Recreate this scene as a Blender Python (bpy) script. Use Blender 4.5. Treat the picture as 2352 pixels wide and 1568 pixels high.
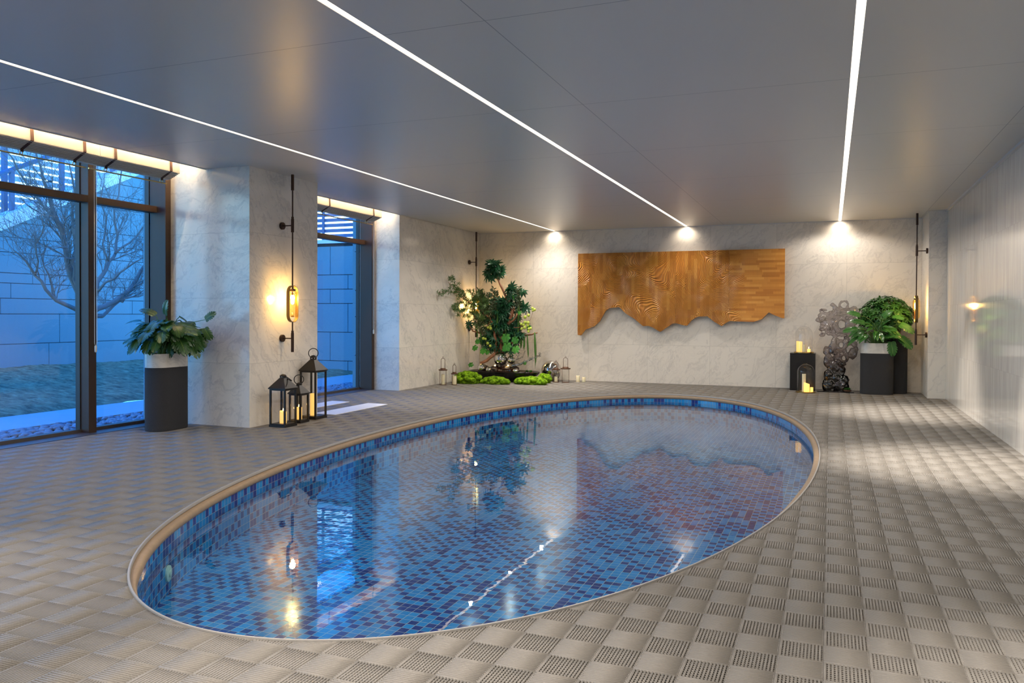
import bpy, bmesh, math, random
import numpy as np
from mathutils import Matrix, Vector

for o in list(bpy.data.objects): bpy.data.objects.remove(o, do_unlink=True)
SC = bpy.context.scene
COL = SC.collection
PI = math.pi

# ------------------------------------------------------------------ camera
YAW, PITCH, ROLL, CAMZ = -0.37829, 0.01371, -0.00447, 1.2
cy_, sy_, cp_, sp_, cr_, sr_ = math.cos(YAW), math.sin(YAW), math.cos(PITCH), math.sin(PITCH), math.cos(ROLL), math.sin(ROLL)
FWD = Vector((sy_*cp_, cy_*cp_, -sp_)); RGT = Vector((cy_, -sy_, 0)); DWN = FWD.cross(RGT)
R2 = RGT*cr_ + DWN*sr_; D2 = DWN*cr_ - RGT*sr_
cam_data = bpy.data.cameras.new('camera'); cam = bpy.data.objects.new('camera', cam_data); COL.objects.link(cam)
m = Matrix.Identity(4)
for i in range(3):
    m[i][0] = R2[i]; m[i][1] = -D2[i]; m[i][2] = -FWD[i]
m[2][3] = CAMZ
cam.matrix_world = m
cam_data.sensor_width = 36; cam_data.sensor_fit = 'HORIZONTAL'
cam_data.lens = 1840.47/2352*36
cam_data.shift_y = -(784-747.067)/2352
cam_data.clip_start = 0.05; cam_data.clip_end = 200
SC.camera = cam

# ------------------------------------------------------------------ world, lights, exposure
W = bpy.data.worlds.new('dusk'); SC.world = W; W.use_nodes = True
nt = W.node_tree; nt.nodes.clear()
tc = nt.nodes.new('ShaderNodeTexCoord'); sep = nt.nodes.new('ShaderNodeSeparateXYZ'); rp = nt.nodes.new('ShaderNodeValToRGB')
bg = nt.nodes.new('ShaderNodeBackground'); wo = nt.nodes.new('ShaderNodeOutputWorld')
nt.links.new(tc.outputs['Generated'], sep.inputs[0]); nt.links.new(sep.outputs['Z'], rp.inputs[0])
rp.color_ramp.elements[0].position = 0.0; rp.color_ramp.elements[0].color = (0.10, 0.50, 1.0, 1)
rp.color_ramp.elements[1].position = 0.75; rp.color_ramp.elements[1].color = (0.004, 0.15, 0.72, 1)
e = rp.color_ramp.elements.new(0.09); e.color = (0.50, 0.80, 1.0, 1)
e = rp.color_ramp.elements.new(0.20); e.color = (0.42, 0.75, 1.0, 1)
e = rp.color_ramp.elements.new(0.30); e.color = (0.03, 0.32, 0.95, 1)
e = rp.color_ramp.elements.new(0.45); e.color = (0.012, 0.25, 0.85, 1)
nt.links.new(rp.outputs[0], bg.inputs[0]); bg.inputs[1].default_value = 2.05
nt.links.new(bg.outputs[0], wo.inputs[0])

SC.view_settings.view_transform = 'Standard'; SC.view_settings.look = 'None'
SC.view_settings.gamma = 1; SC.view_settings.use_curve_mapping = False
SC.view_settings.exposure = 1.2

LED_STRENGTH = 1.4
def spot(name, loc, tgt, power, size, blend, color, rad=0.04):
    l = bpy.data.lights.new(name, 'SPOT'); l.energy = power; l.spot_size = math.radians(size); l.spot_blend = blend
    l.color = color; l.shadow_soft_size = rad
    o = bpy.data.objects.new(name, l); COL.objects.link(o); o.location = loc
    o.rotation_euler = (Vector(tgt)-Vector(loc)).to_track_quat('-Z', 'Y').to_euler(); return o
WARM = (1.0, 0.86, 0.70); NEUT = (1.0, 0.90, 0.80)
# added spots without fixtures along the light lines fill the room: a wide row ...
for x, ylim in ((0.127, 99), (-2.3375, 11.2), (-4.745, 8.0)):
    for k in range(11):
        y = -1.6+1.5*k; wide = y < ylim
        if x < -4 and 5 < y < 9.5: continue      # none close to the polished pier
        spot('line_fill_spot', (x, y, 2.72), (x, y, 0), (18 if x > 0 else 27 if wide else 28) if x > -4 else (11 if wide else 48), (158 if wide else 138) if x > -4 else 130 if wide else 152, .35 if wide else 1.0, NEUT, .03)
# ... and narrower beams that make the pools of light on deck and pool floor
for (x, y, tx, ty, p) in ((0.127, 2.5, 1.0, 2.6, 75), (0.127, 6.9, 1.0, 7.3, 130), (0.127, 10.6, .95, 11.0, 100), (-2.3375, 1.6, -1.3, 2.0, 85),
                          (-4.745, 2.0, -3.7, 2.0, 55), (-4.745, 12.6, -4.2, 12.9, 45), (-4.745, 9.3, -4.9, 9.6, 20)):
    spot('line_beam', (x, y, 2.72), (tx, ty, 0), p*3.3, 54, 1.0, NEUT)
for x in (-4.745, -2.3375, 0.127):
    spot('line_end_lamp', (x, 13.90, 2.725), (x, 14.04, 2.45), 3.6, 140, 1.0, WARM, 0.02)

# ------------------------------------------------------------------ helpers
def mk(name):
    mt = bpy.data.materials.new(name); mt.use_nodes = True; n = mt.node_tree; n.nodes.clear()
    out = n.nodes.new('ShaderNodeOutputMaterial'); return mt, n, out
class NB:
    def __init__(s, name):
        s.m, s.t, s.out = mk(name)
    def n(s, typ, **kw):
        nd = s.t.nodes.new('ShaderNode'+typ)
        for k, v in kw.items():
            if k.startswith('i_'):
                k = k[2:]; k = int(k) if k.isdigit() else k.replace('_', ' ')
                s.set(nd.inputs[k], v)
            else: setattr(nd, k, v)
        return nd
    def set(s, inp, v):
        if isinstance(v, bpy.types.NodeSocket): s.t.links.new(v, inp)
        elif isinstance(v, bpy.types.Node): s.t.links.new(v.outputs[0], inp)
        else:
            if isinstance(v, tuple) and len(v) == 3 and inp.type == 'RGBA': v = v+(1,)
            inp.default_value = v
    def math(s, op, a, b=None, c=None, clamp=False):
        nd = s.t.nodes.new('ShaderNodeMath'); nd.operation = op; nd.use_clamp = clamp
        s.set(nd.inputs[0], a)
        if b is not None: s.set(nd.inputs[1], b)
        if c is not None: s.set(nd.inputs[2], c)
        return nd.outputs[0]
    def mix(s, f, a, b, typ='RGBA', blend='MIX'):
        nd = s.t.nodes.new('ShaderNodeMix'); nd.data_type = typ; nd.blend_type = blend
        k = {'RGBA': (0, 6, 7, 2), 'FLOAT': (0, 2, 3, 0)}[typ]
        s.set(nd.inputs[k[0]], f); s.set(nd.inputs[k[1]], a); s.set(nd.inputs[k[2]], b); return nd.outputs[k[3]]
    def ramp(s, f, stops, interp='LINEAR'):
        nd = s.t.nodes.new('ShaderNodeValToRGB'); cr = nd.color_ramp; cr.interpolation = interp
        while len(cr.elements) > 1: cr.elements.remove(cr.elements[-1])
        cr.elements[0].position = stops[0][0]; cr.elements[0].color = tuple(stops[0][1])+(1,)
        for p, c in stops[1:]:
            e = cr.elements.new(p); e.color = tuple(c)+(1,)
        s.set(nd.inputs[0], f); return nd.outputs[0]
    def pos(s, kind='pos'):
        if kind == 'pos': return s.n('NewGeometry').outputs['Position']
        return s.n('TexCoord').outputs[kind]
    def sep(s, v):
        nd = s.n('SeparateXYZ', i_0=v); return nd.outputs
    def comb(s, x, y, z): return s.n('CombineXYZ', i_0=x, i_1=y, i_2=z).outputs[0]
    def vmath(s, op, a, b):
        nd = s.t.nodes.new('ShaderNodeVectorMath'); nd.operation = op
        s.set(nd.inputs[0], a); s.set(nd.inputs[1], b); return nd.outputs[0]
    def noise(s, v, scale, detail=4, rough=.5, dist=0, out=0):
        return s.n('TexNoise', i_Vector=v, i_Scale=scale, i_Detail=detail, i_Roughness=rough, i_Distortion=dist).outputs[out]
    def bump(s, h, strength=.3, dist=.01):
        return s.n('Bump', i_Height=h, i_Strength=strength, i_Distance=dist).outputs[0]
    def bsdf(s, **kw):
        nd = s.t.nodes.new('ShaderNodeBsdfPrincipled')
        for k, v in kw.items(): s.set(nd.inputs[k.replace('_', ' ')], v)
        return nd
    def end(s, sh):
        s.t.links.new(sh.outputs[0] if isinstance(sh, bpy.types.Node) else sh, s.out.inputs[0]); return s.m

def simple(name, col, rough=.5, metal=0., spec=.5, var=0., scale=20, bump=0., bscale=60, **kw):
    b = NB(name); P = b.pos()
    c = col
    if var:
        nz = b.noise(P, scale, 4, .6)
        c = b.mix(nz, tuple(max(0, x*(1-var)) for x in col), tuple(min(1, x*(1+var)) for x in col))
    args = dict(Base_Color=c, Roughness=rough, Metallic=metal, Specular_IOR_Level=spec); args.update(kw)
    p = b.bsdf(**args)
    if bump: b.set(p.inputs['Normal'], b.bump(b.noise(P, bscale, 5, .6), bump, .01))
    return b.end(p)
def emis(name, col, strength):
    b = NB(name); return b.end(b.n('Emission', i_Color=col, i_Strength=strength))
def schlick(b, f0, nrm=None):
    g = b.n('NewGeometry'); nv = nrm if nrm is not None else g.outputs['Normal']
    nd = b.n('VectorMath', operation='DOT_PRODUCT'); b.set(nd.inputs[0], g.outputs['Incoming']); b.set(nd.inputs[1], nv)
    c = b.math('SUBTRACT', 1.0, b.math('ABSOLUTE', nd.outputs['Value']), clamp=True)
    return b.math('ADD', f0, b.math('MULTIPLY', 1.0-f0, b.math('POWER', c, 5.0)), clamp=True)
def glass(name, tint=(1, 1, 1), f0=.04, rough=0.0):
    b = NB(name)
    fr = schlick(b, f0)
    t = b.n('BsdfTransparent', i_Color=tint); g = b.n('BsdfGlossy', i_Roughness=rough)
    return b.end(b.n('MixShader', i_0=fr, i_1=t.outputs[0], i_2=g.outputs[0]))

def marble(name, base=(.62, .58, .52), vein=(.36, .34, .33), vscale=1.0, rough=.22, angle=(0.0, .75, 0.9), joint=None, amount=.6, spec=.5, streak=False, jfac=.38):
    """joint = ((axis, pitch, offset), ...): hairline panel joints in world space"""
    b = NB(name); P = b.pos()
    mp = b.n('Mapping', i_Vector=P); mp.inputs['Rotation'].default_value = angle
    mp.inputs['Scale'].default_value = (vscale, vscale, vscale) if not streak else (9, 9, .6)
    x = mp.outputs[0]
    off = None
    if joint:
        # every slab has its own cut of stone
        s = b.sep(P); cells = []
        for ax, pitch, o in joint: cells.append(b.math('FLOOR', b.math('DIVIDE', b.math('SUBTRACT', s[ax], o), pitch)))
        if len(cells) == 1: cells.append(0.0)
        wn = b.n('TexWhiteNoise', noise_dimensions='3D', i_Vector=b.comb(cells[0], cells[1], 0.0))
        off = b.vmath('MULTIPLY', wn.outputs['Color'], (7.0, 7.0, 7.0))
        x = b.vmath('ADD', x, off)
    if streak:
        n1 = b.noise(x, 1.6, 6, .65); n2 = b.noise(x, 5.0, 3, .6)
        f = b.math('MULTIPLY', b.math('ADD', n1, b.math('MULTIPLY', n2, .5)), .85)
        c = b.ramp(f, [(.35, vein), (.55, tuple((u+v)/2 for u, v in zip(base, vein))), (.75, base)])
    else:
        st = b.n('Mapping', i_Vector=x); st.inputs['Scale'].default_value = (.55, .55, 2.6)
        warp = b.noise(x, 1.3, 4, .55, 0, 1)
        w = b.vmath('ADD', st.outputs[0], b.vmath('MULTIPLY', warp, (1.6, 1.6, 1.6)))
        n1 = b.noise(w, 1.5, 7, .62, .6)
        r1 = b.math('ABSOLUTE', b.math('SUBTRACT', n1, .5))
        v1 = b.math('SUBTRACT', 1.0, b.math('DIVIDE', r1, .030), clamp=True)
        n2 = b.noise(w, 4.0, 6, .65, .8)
        v2 = b.math('SUBTRACT', 1.0, b.math('DIVIDE', b.math('ABSOLUTE', b.math('SUBTRACT', n2, .5)), .022), clamp=True)
        zone = b.ramp(b.noise(x, .8, 2, .5), [(.42, (0, 0, 0)), (.66, (1, 1, 1))])
        cl = b.ramp(b.noise(w, .9, 5, .7), [(.5, (0, 0, 0)), (.72, (1, 1, 1))])
        f = b.math('MULTIPLY', b.math('ADD', b.math('MULTIPLY', v1, .42), b.math('ADD', b.math('MULTIPLY', b.math('MULTIPLY', v2, zone), .38), b.math('MULTIPLY', cl, .34))), amount, clamp=True)
        c = b.mix(f, base, vein)
        c = b.mix(b.math('MULTIPLY', b.noise(x, 3.0, 6, .6), .3), c, tuple(u*.8 for u in base))
    if joint:
        s = b.sep(P); jf = None
        for ax, pitch, o in joint:
            fr = b.math('FRACT', b.math('DIVIDE', b.math('SUBTRACT', s[ax], o), pitch))
            d = b.math('MULTIPLY', b.math('MINIMUM', fr, b.math('SUBTRACT', 1.0, fr)), pitch)
            l = b.math('LESS_THAN', d, .0028)
            jf = l if jf is None else b.math('MAXIMUM', jf, l)
        c = b.mix(b.math('MULTIPLY', jf, jfac), c, tuple(u*.45 for u in base))
    p = b.bsdf(Base_Color=c, Roughness=rough, Specular_IOR_Level=spec)
    return b.end(p)

M = {}
class MB:
    """collects geometry in world coordinates; build() links it as ONE mesh object"""
    def __init__(s): s.v = []; s.f = []; s.uv = None
    def add(s, vs, fs):
        o = len(s.v); s.v += [tuple(map(float, p)) for p in vs]; s.f += [tuple(i+o for i in f) for f in fs]; return s
    def box(s, x0, x1, y0, y1, z0, z1):
        return s.add([(x0,y0,z0),(x1,y0,z0),(x1,y1,z0),(x0,y1,z0),(x0,y0,z1),(x1,y0,z1),(x1,y1,z1),(x0,y1,z1)],
                     [(0,3,2,1),(4,5,6,7),(0,1,5,4),(1,2,6,5),(2,3,7,6),(3,0,4,7)])
    def rbox(s, c, size, rz=0, bev=0.0):
        hx, hy, hz = [k/2 for k in size]; ca, sa = math.cos(rz), math.sin(rz); v = []
        for dz in (-hz, hz):
            for dx, dy in ((-hx,-hy),(hx,-hy),(hx,hy),(-hx,hy)):
                v.append((c[0]+dx*ca-dy*sa, c[1]+dx*sa+dy*ca, c[2]+dz))
        return s.add(v, [(0,3,2,1),(4,5,6,7),(0,1,5,4),(1,2,6,5),(2,3,7,6),(3,0,4,7)])
    def tube(s, pts, r, n=8, cap=True, closed=False):
        pts = [Vector(p) for p in pts]; k = len(pts); rr = r if isinstance(r, (list, tuple)) else [r]*k
        t0 = (pts[1]-pts[0]).normalized(); up = Vector((0,0,1)) if abs(t0.z) < .9 else Vector((1,0,0))
        a = t0.cross(up).normalized(); vs = []
        for i, p in enumerate(pts):
            if closed: t = (pts[(i+1) % k]-pts[i-1]).normalized()
            else: t = (pts[min(i+1, k-1)]-pts[max(i-1, 0)]).normalized()
            a = (a - t*a.dot(t))
            a = a.normalized() if a.length > 1e-6 else t.orthogonal().normalized()
            b = t.cross(a)
            for j in range(n):
                q = 2*PI*j/n; vs.append(p + a*(math.cos(q)*rr[i]) + b*(math.sin(q)*rr[i]))
        fs = []
        for i in range(k if closed else k-1):
            i2 = (i+1) % k
            for j in range(n):
                fs.append((i*n+j, i*n+(j+1) % n, i2*n+(j+1) % n, i2*n+j))
        if cap and not closed: fs += [tuple(range(n))[::-1], tuple((k-1)*n+j for j in range(n))]
        return s.add(vs, fs)
    def lathe(s, prof, c=(0,0,0), n=32, sx=1, sy=1, rz=0, cap=True):
        vs = []; ca, sa = math.cos(rz), math.sin(rz)
        for r, z in prof:
            for j in range(n):
                q = 2*PI*j/n; x = r*math.cos(q)*sx; y = r*math.sin(q)*sy
                vs.append((c[0]+x*ca-y*sa, c[1]+x*sa+y*ca, c[2]+z))
        k = len(prof); fs = [(i*n+j, i*n+(j+1) % n, (i+1)*n+(j+1) % n, (i+1)*n+j) for i in range(k-1) for j in range(n)]
        if cap: fs += [tuple(range(n))[::-1], tuple((k-1)*n+j for j in range(n))]
        return s.add(vs, fs)
    def ball(s, c, r, n=16, sc=(1,1,1), nz=None):
        m_ = nz or n//2; vs = [(c[0], c[1], c[2]-r*sc[2])]; fs = []
        for i in range(1, m_):
            a = -PI/2+PI*i/m_
            for j in range(n):
                q = 2*PI*j/n; vs.append((c[0]+r*sc[0]*math.cos(a)*math.cos(q), c[1]+r*sc[1]*math.cos(a)*math.sin(q), c[2]+r*sc[2]*math.sin(a)))
        vs.append((c[0], c[1], c[2]+r*sc[2])); L = len(vs)-1
        for j in range(n): fs.append((0, 1+(j+1) % n, 1+j))
        for i in range(m_-2):
            for j in range(n): fs.append((1+i*n+j, 1+i*n+(j+1) % n, 1+(i+1)*n+(j+1) % n, 1+(i+1)*n+j))
        for j in range(n): fs.append((L, 1+(m_-2)*n+j, 1+(m_-2)*n+(j+1) % n))
        return s.add(vs, fs)
    def prism(s, poly, z0, z1):
        n = len(poly); return s.add([(x, y, z0) for x, y in poly]+[(x, y, z1) for x, y in poly],
            [tuple(range(n))[::-1], tuple(range(n, 2*n))]+[(i, (i+1) % n, n+(i+1) % n, n+i) for i in range(n)])
    def build(s, name, mat, parent=None, smooth=False, bevel=0.0, base=True, **props):
        me = bpy.data.meshes.new(name)
        org = Vector((0, 0, 0))
        if parent is not None: org = ORG[parent.name]
        elif base and s.v:
            a = np.array(s.v); org = Vector(((a[:,0].min()+a[:,0].max())/2, (a[:,1].min()+a[:,1].max())/2, a[:,2].min()))
        me.from_pydata([(x-org.x, y-org.y, z-org.z) for x, y, z in s.v], [], s.f); me.update()
        if s.uv is not None:
            ul = me.uv_layers.new(name='UVMap'); ul.data.foreach_set('uv', np.array(s.uv, dtype='f4')[np.array([i for f in s.f for i in f])].ravel())
        o = bpy.data.objects.new(name, me); COL.objects.link(o); me.materials.append(M[mat] if isinstance(mat, str) else mat)
        if smooth:
            me.polygons.foreach_set('use_smooth', [True]*len(me.polygons))
            if smooth is not True: me.set_sharp_from_angle(angle=math.radians(smooth))
        if parent is not None: o.parent = parent
        else: o.location = org
        ORG[o.name] = org
        if bevel:
            bv = o.modifiers.new('bevel', 'BEVEL'); bv.width = bevel; bv.segments = 2; bv.limit_method = 'ANGLE'; bv.angle_limit = math.radians(40)
        for k, v in props.items(): o[k] = v
        return o
ORG = {}
def thing(name, label, cat, loc, group=None):
    o = bpy.data.objects.new(name, None); COL.objects.link(o); o.location = loc; o.empty_display_size = .1
    ORG[o.name] = Vector(loc); o['label'] = label; o['category'] = cat
    if group: o['group'] = group
    return o
def tag(o, label, cat, group=None, kind=None):
    o['label'] = label; o['category'] = cat
    if group: o['group'] = group
    if kind: o['kind'] = kind
    return o
def struct(o): o['kind'] = 'structure'; return o

# ------------------------------------------------------------------ materials of the shell
ZC = 2.739
M['back'] = marble('back_wall_marble', (.72,.675,.595), (.36,.34,.32), 1.0, .28, (.2,.9,.3), ((0,1.08,-5.163),(2,.69,-.02)), .75)
M['left'] = marble('pier_marble', (.70,.665,.60), (.33,.33,.34), 1.1, .15, (.9,.3,.4), ((2,.69,-.02),), .9)
M['right'] = marble('right_wall_travertine', (.68,.645,.585), (.46,.435,.40), 1, .07, (0,0,0), ((1,1.08,.2),(2,.69,-.02)), streak=True, spec=.7, jfac=.15)
M['ceiling'] = None
b = NB('ceiling_panels'); P = b.pos(); s = b.sep(P); jf = None
for ax, pitch, o in ((0, 3.0, 1.30), (1, 1.79, 12.82)):
    fr = b.math('FRACT', b.math('DIVIDE', b.math('SUBTRACT', s[ax], o), pitch))
    d = b.math('MULTIPLY', b.math('MINIMUM', fr, b.math('SUBTRACT', 1.0, fr)), pitch)
    l = b.math('LESS_THAN', d, .003); jf = l if jf is None else b.math('MAXIMUM', jf, l)
c = b.mix(jf, (.57,.55,.51), (.26,.26,.26))
M['ceiling'] = b.end(b.bsdf(Base_Color=c, Roughness=.34, Specular_IOR_Level=.5))
M['trimwhite'] = simple('ceiling_trim', (.55,.55,.55), .4)
M['led'] = emis('led_diffuser', (1.0, .86, .70), LED_STRENGTH)
M['cove'] = emis('cove_light', (1.0, .74, .44), 170)
M['deck'] = simple('deck_plastic', (.195,.181,.160), .58, spec=.3, var=.05, scale=3)
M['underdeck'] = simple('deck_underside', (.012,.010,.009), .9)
M['rubber'] = simple('edge_rubber', (.27,.26,.245), .45)
M['coping'] = simple('coping_sandstone', (.25,.175,.105), .55, var=.25, scale=25, bump=.15, bscale=150)

def mosaic(name, use_uv):
    b = NB(name); P = b.n('UVMap').outputs[0] if use_uv else b.pos()
    s = b.sep(P); S = .0515; gx = b.math('DIVIDE', s[0], S); gy = b.math('DIVIDE', s[1], S)
    wn = b.n('TexWhiteNoise', noise_dimensions='2D', i_Vector=b.comb(b.math('FLOOR', gx), b.math('FLOOR', gy), 0.0))
    wn2 = b.n('TexWhiteNoise', noise_dimensions='3D', i_Vector=b.comb(b.math('FLOOR', gx), b.math('FLOOR', gy), 5.0))
    dark = b.mix(wn2.outputs[0], (.006,.024,.16), (.009,.038,.21)); light = b.mix(wn2.outputs[0], (.006,.175,.44), (.010,.225,.53))
    chk = b.math('MODULO', b.math('ABSOLUTE', b.math('ADD', b.math('FLOOR', gx), b.math('FLOOR', gy))), 2.0)
    c = b.mix(b.math('LESS_THAN', wn.outputs[0], b.math('MULTIPLY_ADD', chk, .56, .14)), light, dark)
    def edge(g):
        f = b.math('FRACT', g); return b.math('MINIMUM', f, b.math('SUBTRACT', 1.0, f))
    gm = b.math('LESS_THAN', b.math('MINIMUM', edge(gx), edge(gy)), .026)
    c = b.mix(gm, c, (.36,.34,.27))
    r = b.mix(gm, .12, .7, 'FLOAT')
    return b.end(b.bsdf(Base_Color=c, Roughness=r))
M['mosaic'] = mosaic('pool_mosaic', False); M['mosaic_uv'] = mosaic('pool_wall_mosaic', True)
b = NB('pool_water'); P = b.pos()
h = b.noise(P, 5.0, 3, .5); nrm = b.bump(h, .022, .02)
fr = schlick(b, .021, nrm)
M['water'] = b.end(b.n('MixShader', i_0=fr, i_1=b.n('BsdfTransparent', i_Color=(.80,.94,.98)).outputs[0], i_2=b.n('BsdfGlossy', i_Roughness=0.0, i_Normal=nrm).outputs[0]))
M['paneglass'] = glass('window_glass', (.95,.98,.99), .035)
M['frame'] = simple('bronze_frame', (.045,.028,.020), .45, spec=.3)
M['gasket'] = simple('black_gasket', (.01,.01,.012), .5)
M['track'] = simple('floor_track', (.05,.045,.045), .45)

# ------------------------------------------------------------------ pool outline
PC, PA, PB = (-2.234, 7.25), 2.177, 4.95
CO = [0.9837, 0.0288, 0.0043, -0.0086, -0.0035, -0.0062, 0.0021, -0.0044, -0.0015, -0.001, 0.0009]
def prad(t):
    r = CO[0]
    for k in range(1, 6): r = r + CO[2*k-1]*np.cos(k*t) + CO[2*k]*np.sin(k*t)
    return r
def outline(n, off=0.0):
    t = np.linspace(0, 2*PI, n, endpoint=False); r = prad(t)
    x = PC[0]+PA*np.cos(t)*r; y = PC[1]+PB*np.sin(t)*r
    dx = np.roll(x,-1)-np.roll(x,1); dy = np.roll(y,-1)-np.roll(y,1); l = np.hypot(dx, dy)
    nx, ny = -dy/l, dx/l                  # inward normal
    o = off(t) if callable(off) else off
    return np.stack([x+nx*o, y+ny*o], 1), t
def outside(x, y):
    u = (x-PC[0])/PA; v = (y-PC[1])/PB
    return np.hypot(u, v) > prad(np.arctan2(v, u))
def cope(t):
    d = np.degrees(t) % 360
    # how much of the coping shows: all of the far side, nothing along the near side
    w = np.ones_like(d)
    w = np.where((d > 245) & (d < 262), 1-(d-245)/17, w); w = np.where((d >= 262) & (d <= 318), 0, w)
    w = np.where((d > 318) & (d < 342), (d-318)/24, w)
    return w
NP_ = 360
def ring_mesh(mb, loops, uv=None, close=False):
    n = len(loops[0][0]); vs = []
    for xy, z in loops:
        zz = z if hasattr(z, '__len__') else [z]*n
        vs += [(p[0], p[1], zz[i]) for i, p in enumerate(xy)]
    k = len(loops); fs = [(i*n+j, (i+1)*n+j, (i+1)*n+(j+1) % n, i*n+(j+1) % n) for i in range(k-1 if not close else k) for j in range(n)] if not close else \
        [(i*n+j, ((i+1) % k)*n+j, ((i+1) % k)*n+(j+1) % n, i*n+(j+1) % n) for i in range(k) for j in range(n)]
    mb.add(vs, fs)
Z_W, Z_F = -.11, -.39
o0, T = outline(NP_); w = cope(T)
inner = lambda f: (lambda t: .006+.062*cope(t)*f)
# rubber edging
mb = MB(); ring_mesh(mb, [(outline(NP_, -.006)[0], .001), (outline(NP_, -.004)[0], .006), (outline(NP_, .004)[0], .006), (outline(NP_, .007)[0], .001), (outline(NP_, .007)[0], -.013), (outline(NP_, -.006)[0], -.013)], close=True)
struct(mb.build('trim_1', 'rubber', smooth=50, base=False))
# bullnose coping: back part under the deck, rounded nose towards the water
z0, z1 = -.016, -.064; loops = [(outline(NP_, -.10)[0], z0)]
for k in range(9):
    a = PI/2-PI*k/8; r = (z0-z1)/2
    loops.append((outline(NP_, lambda t, a=a, r=r: .006+(.050+r*math.cos(a)*.75)*cope(t)-.022*(cope(t)))[0]+0, (z0+z1)/2+r*math.sin(a)))
loops.append((outline(NP_, -.10)[0], z1))
mb = MB(); ring_mesh(mb, loops, close=True); struct(mb.build('trim_2', 'coping', smooth=50, base=False))
# basin wall with its own arc-length uv, basin floor, water
wi, _ = outline(NP_, lambda t: .004+.030*cope(t)); wi2 = np.vstack([wi, wi[:1]])
arc = np.concatenate([[0], np.cumsum(np.hypot(*np.diff(wi2, axis=0).T))]); arc = arc*(round(arc[-1]/.0515)*.0515/arc[-1])
mb = MB(); vs = []; uv = []
for z in (z1+.004, Z_F):
    for i in range(NP_+1): vs.append((wi2[i][0], wi2[i][1], z)); uv.append((arc[i], z-z1-.0515*20+.0))
mb.add(vs, [(j, NP_+1+j, NP_+2+j, j+1) for j in range(NP_)]); mb.uv = uv
struct(mb.build('pool_basin_wall', 'mosaic_uv', smooth=True, base=False))
mb = MB(); mb.add([(p[0], p[1], Z_F) for p in wi], [tuple(range(NP_))]); struct(mb.build('pool_basin_floor', 'mosaic', base=False))
mb = MB(); mb.add([(p[0], p[1], Z_W) for p in wi], [tuple(range(NP_))]); struct(mb.build('pool_water', 'water', base=False))

# ------------------------------------------------------------------ deck: interlocking plastic grid tiles, cut along the pool edge
XL0, XR, YB, YN = -6.95, 1.562, 14.044, -2.5
def deck():
    C_, X0, Y0 = .15, -.012, 2.97
    boxes = []   # x0,x1,y0,y1,z0,z1
    def clip(x0, x1, y0, y1, z0, z1, ax):
        # trim a bar to the part outside the pool (sampled along its length)
        n = 7; t = np.linspace(0, 1, n)
        xs = x0+(x1-x0)*t if ax == 0 else np.full(n, (x0+x1)/2); ys = y0+(y1-y0)*t if ax == 1 else np.full(n, (y0+y1)/2)
        ok = outside(xs, ys)
        if ok.all(): boxes.append((x0, x1, y0, y1, z0, z1)); return
        if not ok.any(): return
        t2 = np.linspace(0, 1, 61); xs = x0+(x1-x0)*t2 if ax == 0 else np.full(61, (x0+x1)/2); ys = y0+(y1-y0)*t2 if ax == 1 else np.full(61, (y0+y1)/2)
        k = outside(xs, ys); st = None
        for i in range(62):
            on = i < 61 and k[i]
            if on and st is None: st = i
            if not on and st is not None:
                a, e_ = t2[st], t2[i-1]
                if e_ > a: boxes.append((x0+(x1-x0)*a, x0+(x1-x0)*e_, y0, y1, z0, z1) if ax == 0 else (x0, x1, y0+(y1-y0)*a, y0+(y1-y0)*e_, z0, z1))
                st = None
    i0, i1 = math.floor((-6.75-X0)/C_), math.ceil((XR-X0)/C_); j0, j1 = math.floor((.9-Y0)/C_), math.ceil((YB-Y0)/C_)
    full = []
    for i in range(i0, i1):
        for j in range(j0, j1):
            x, y = X0+i*C_, Y0+j*C_
            if x+C_ > XR+.02 and x > XR-.02: continue
            cx, cy = x+C_/2, y+C_/2
            if -6.3 > cx and cy > 11.0: continue
            if -5.66 > cx and 6.8 < cy < 7.95: continue
            if cx > 1.34 and cy > 13.16: continue
            # out of the camera's sight (left of the frame near the viewer)
            cor = outside(np.array([x, x+C_, x, x+C_, cx]), np.array([y, y, y+C_, y+C_, cy]))
            par = (i+j) % 2
            if cor.all(): full.append((x, y, par)); continue
            if not cor.any(): continue
            for (a0, a1, b0, b1, c0, c1) in cell(par): 
                ax = 0 if (a1-a0) > (b1-b0) else 1
                clip(x+a0, x+a1, y+b0, y+b1, c0, c1, ax)
    return full, boxes
def cell(par):
    """bars of one 15 cm cell; par=1: slots run along Y"""
    C_ = .15; B = []
    n = 12; p = (C_-.006)/n
    for k in range(n):
        a = .003+k*p
        B.append((a, a+p*.245, .001, C_-.001, -.0050, 0)); B.append((a+p*.285, a+p*.53, .001, C_-.001, -.0050, 0))
        B.append((a+p*.22, a+p*.31, .001, C_-.001, -.0045, -.0006))
    for k in range(10):
        q = .004+(C_-.008)*k/9
        B.append((.002, C_-.002, q-.0014, q+.0014, -.0055, -.0020))
    B.append((.0005, .0028, .0005, C_-.0005, -.022, 0)); B.append((C_-.0028, C_-.0005, .0005, C_-.0005, -.022, 0))
    B.append((.001, C_-.001, .0005, .0045, -.022, -.0003)); B.append((.001, C_-.001, C_-.0045, C_-.0005, -.022, -.0003))
    if par == 0: B = [(b0, b1, a0, a1, c0, c1) for a0, a1, b0, b1, c0, c1 in B]
    return B
full, cut = deck()
arr = []
for par in (0, 1):
    cb = np.array(cell(par)); pos_ = np.array([(x, y) for x, y, p in full if p == par])
    a = np.repeat(cb[None], len(pos_), 0).copy(); a[:, :, 0:2] += pos_[:, None, 0:1]; a[:, :, 2:4] += pos_[:, None, 1:2]; arr.append(a.reshape(-1, 6))
arr.append(np.array(cut)); A = np.concatenate(arr); print('deck bars', len(A))
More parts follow.
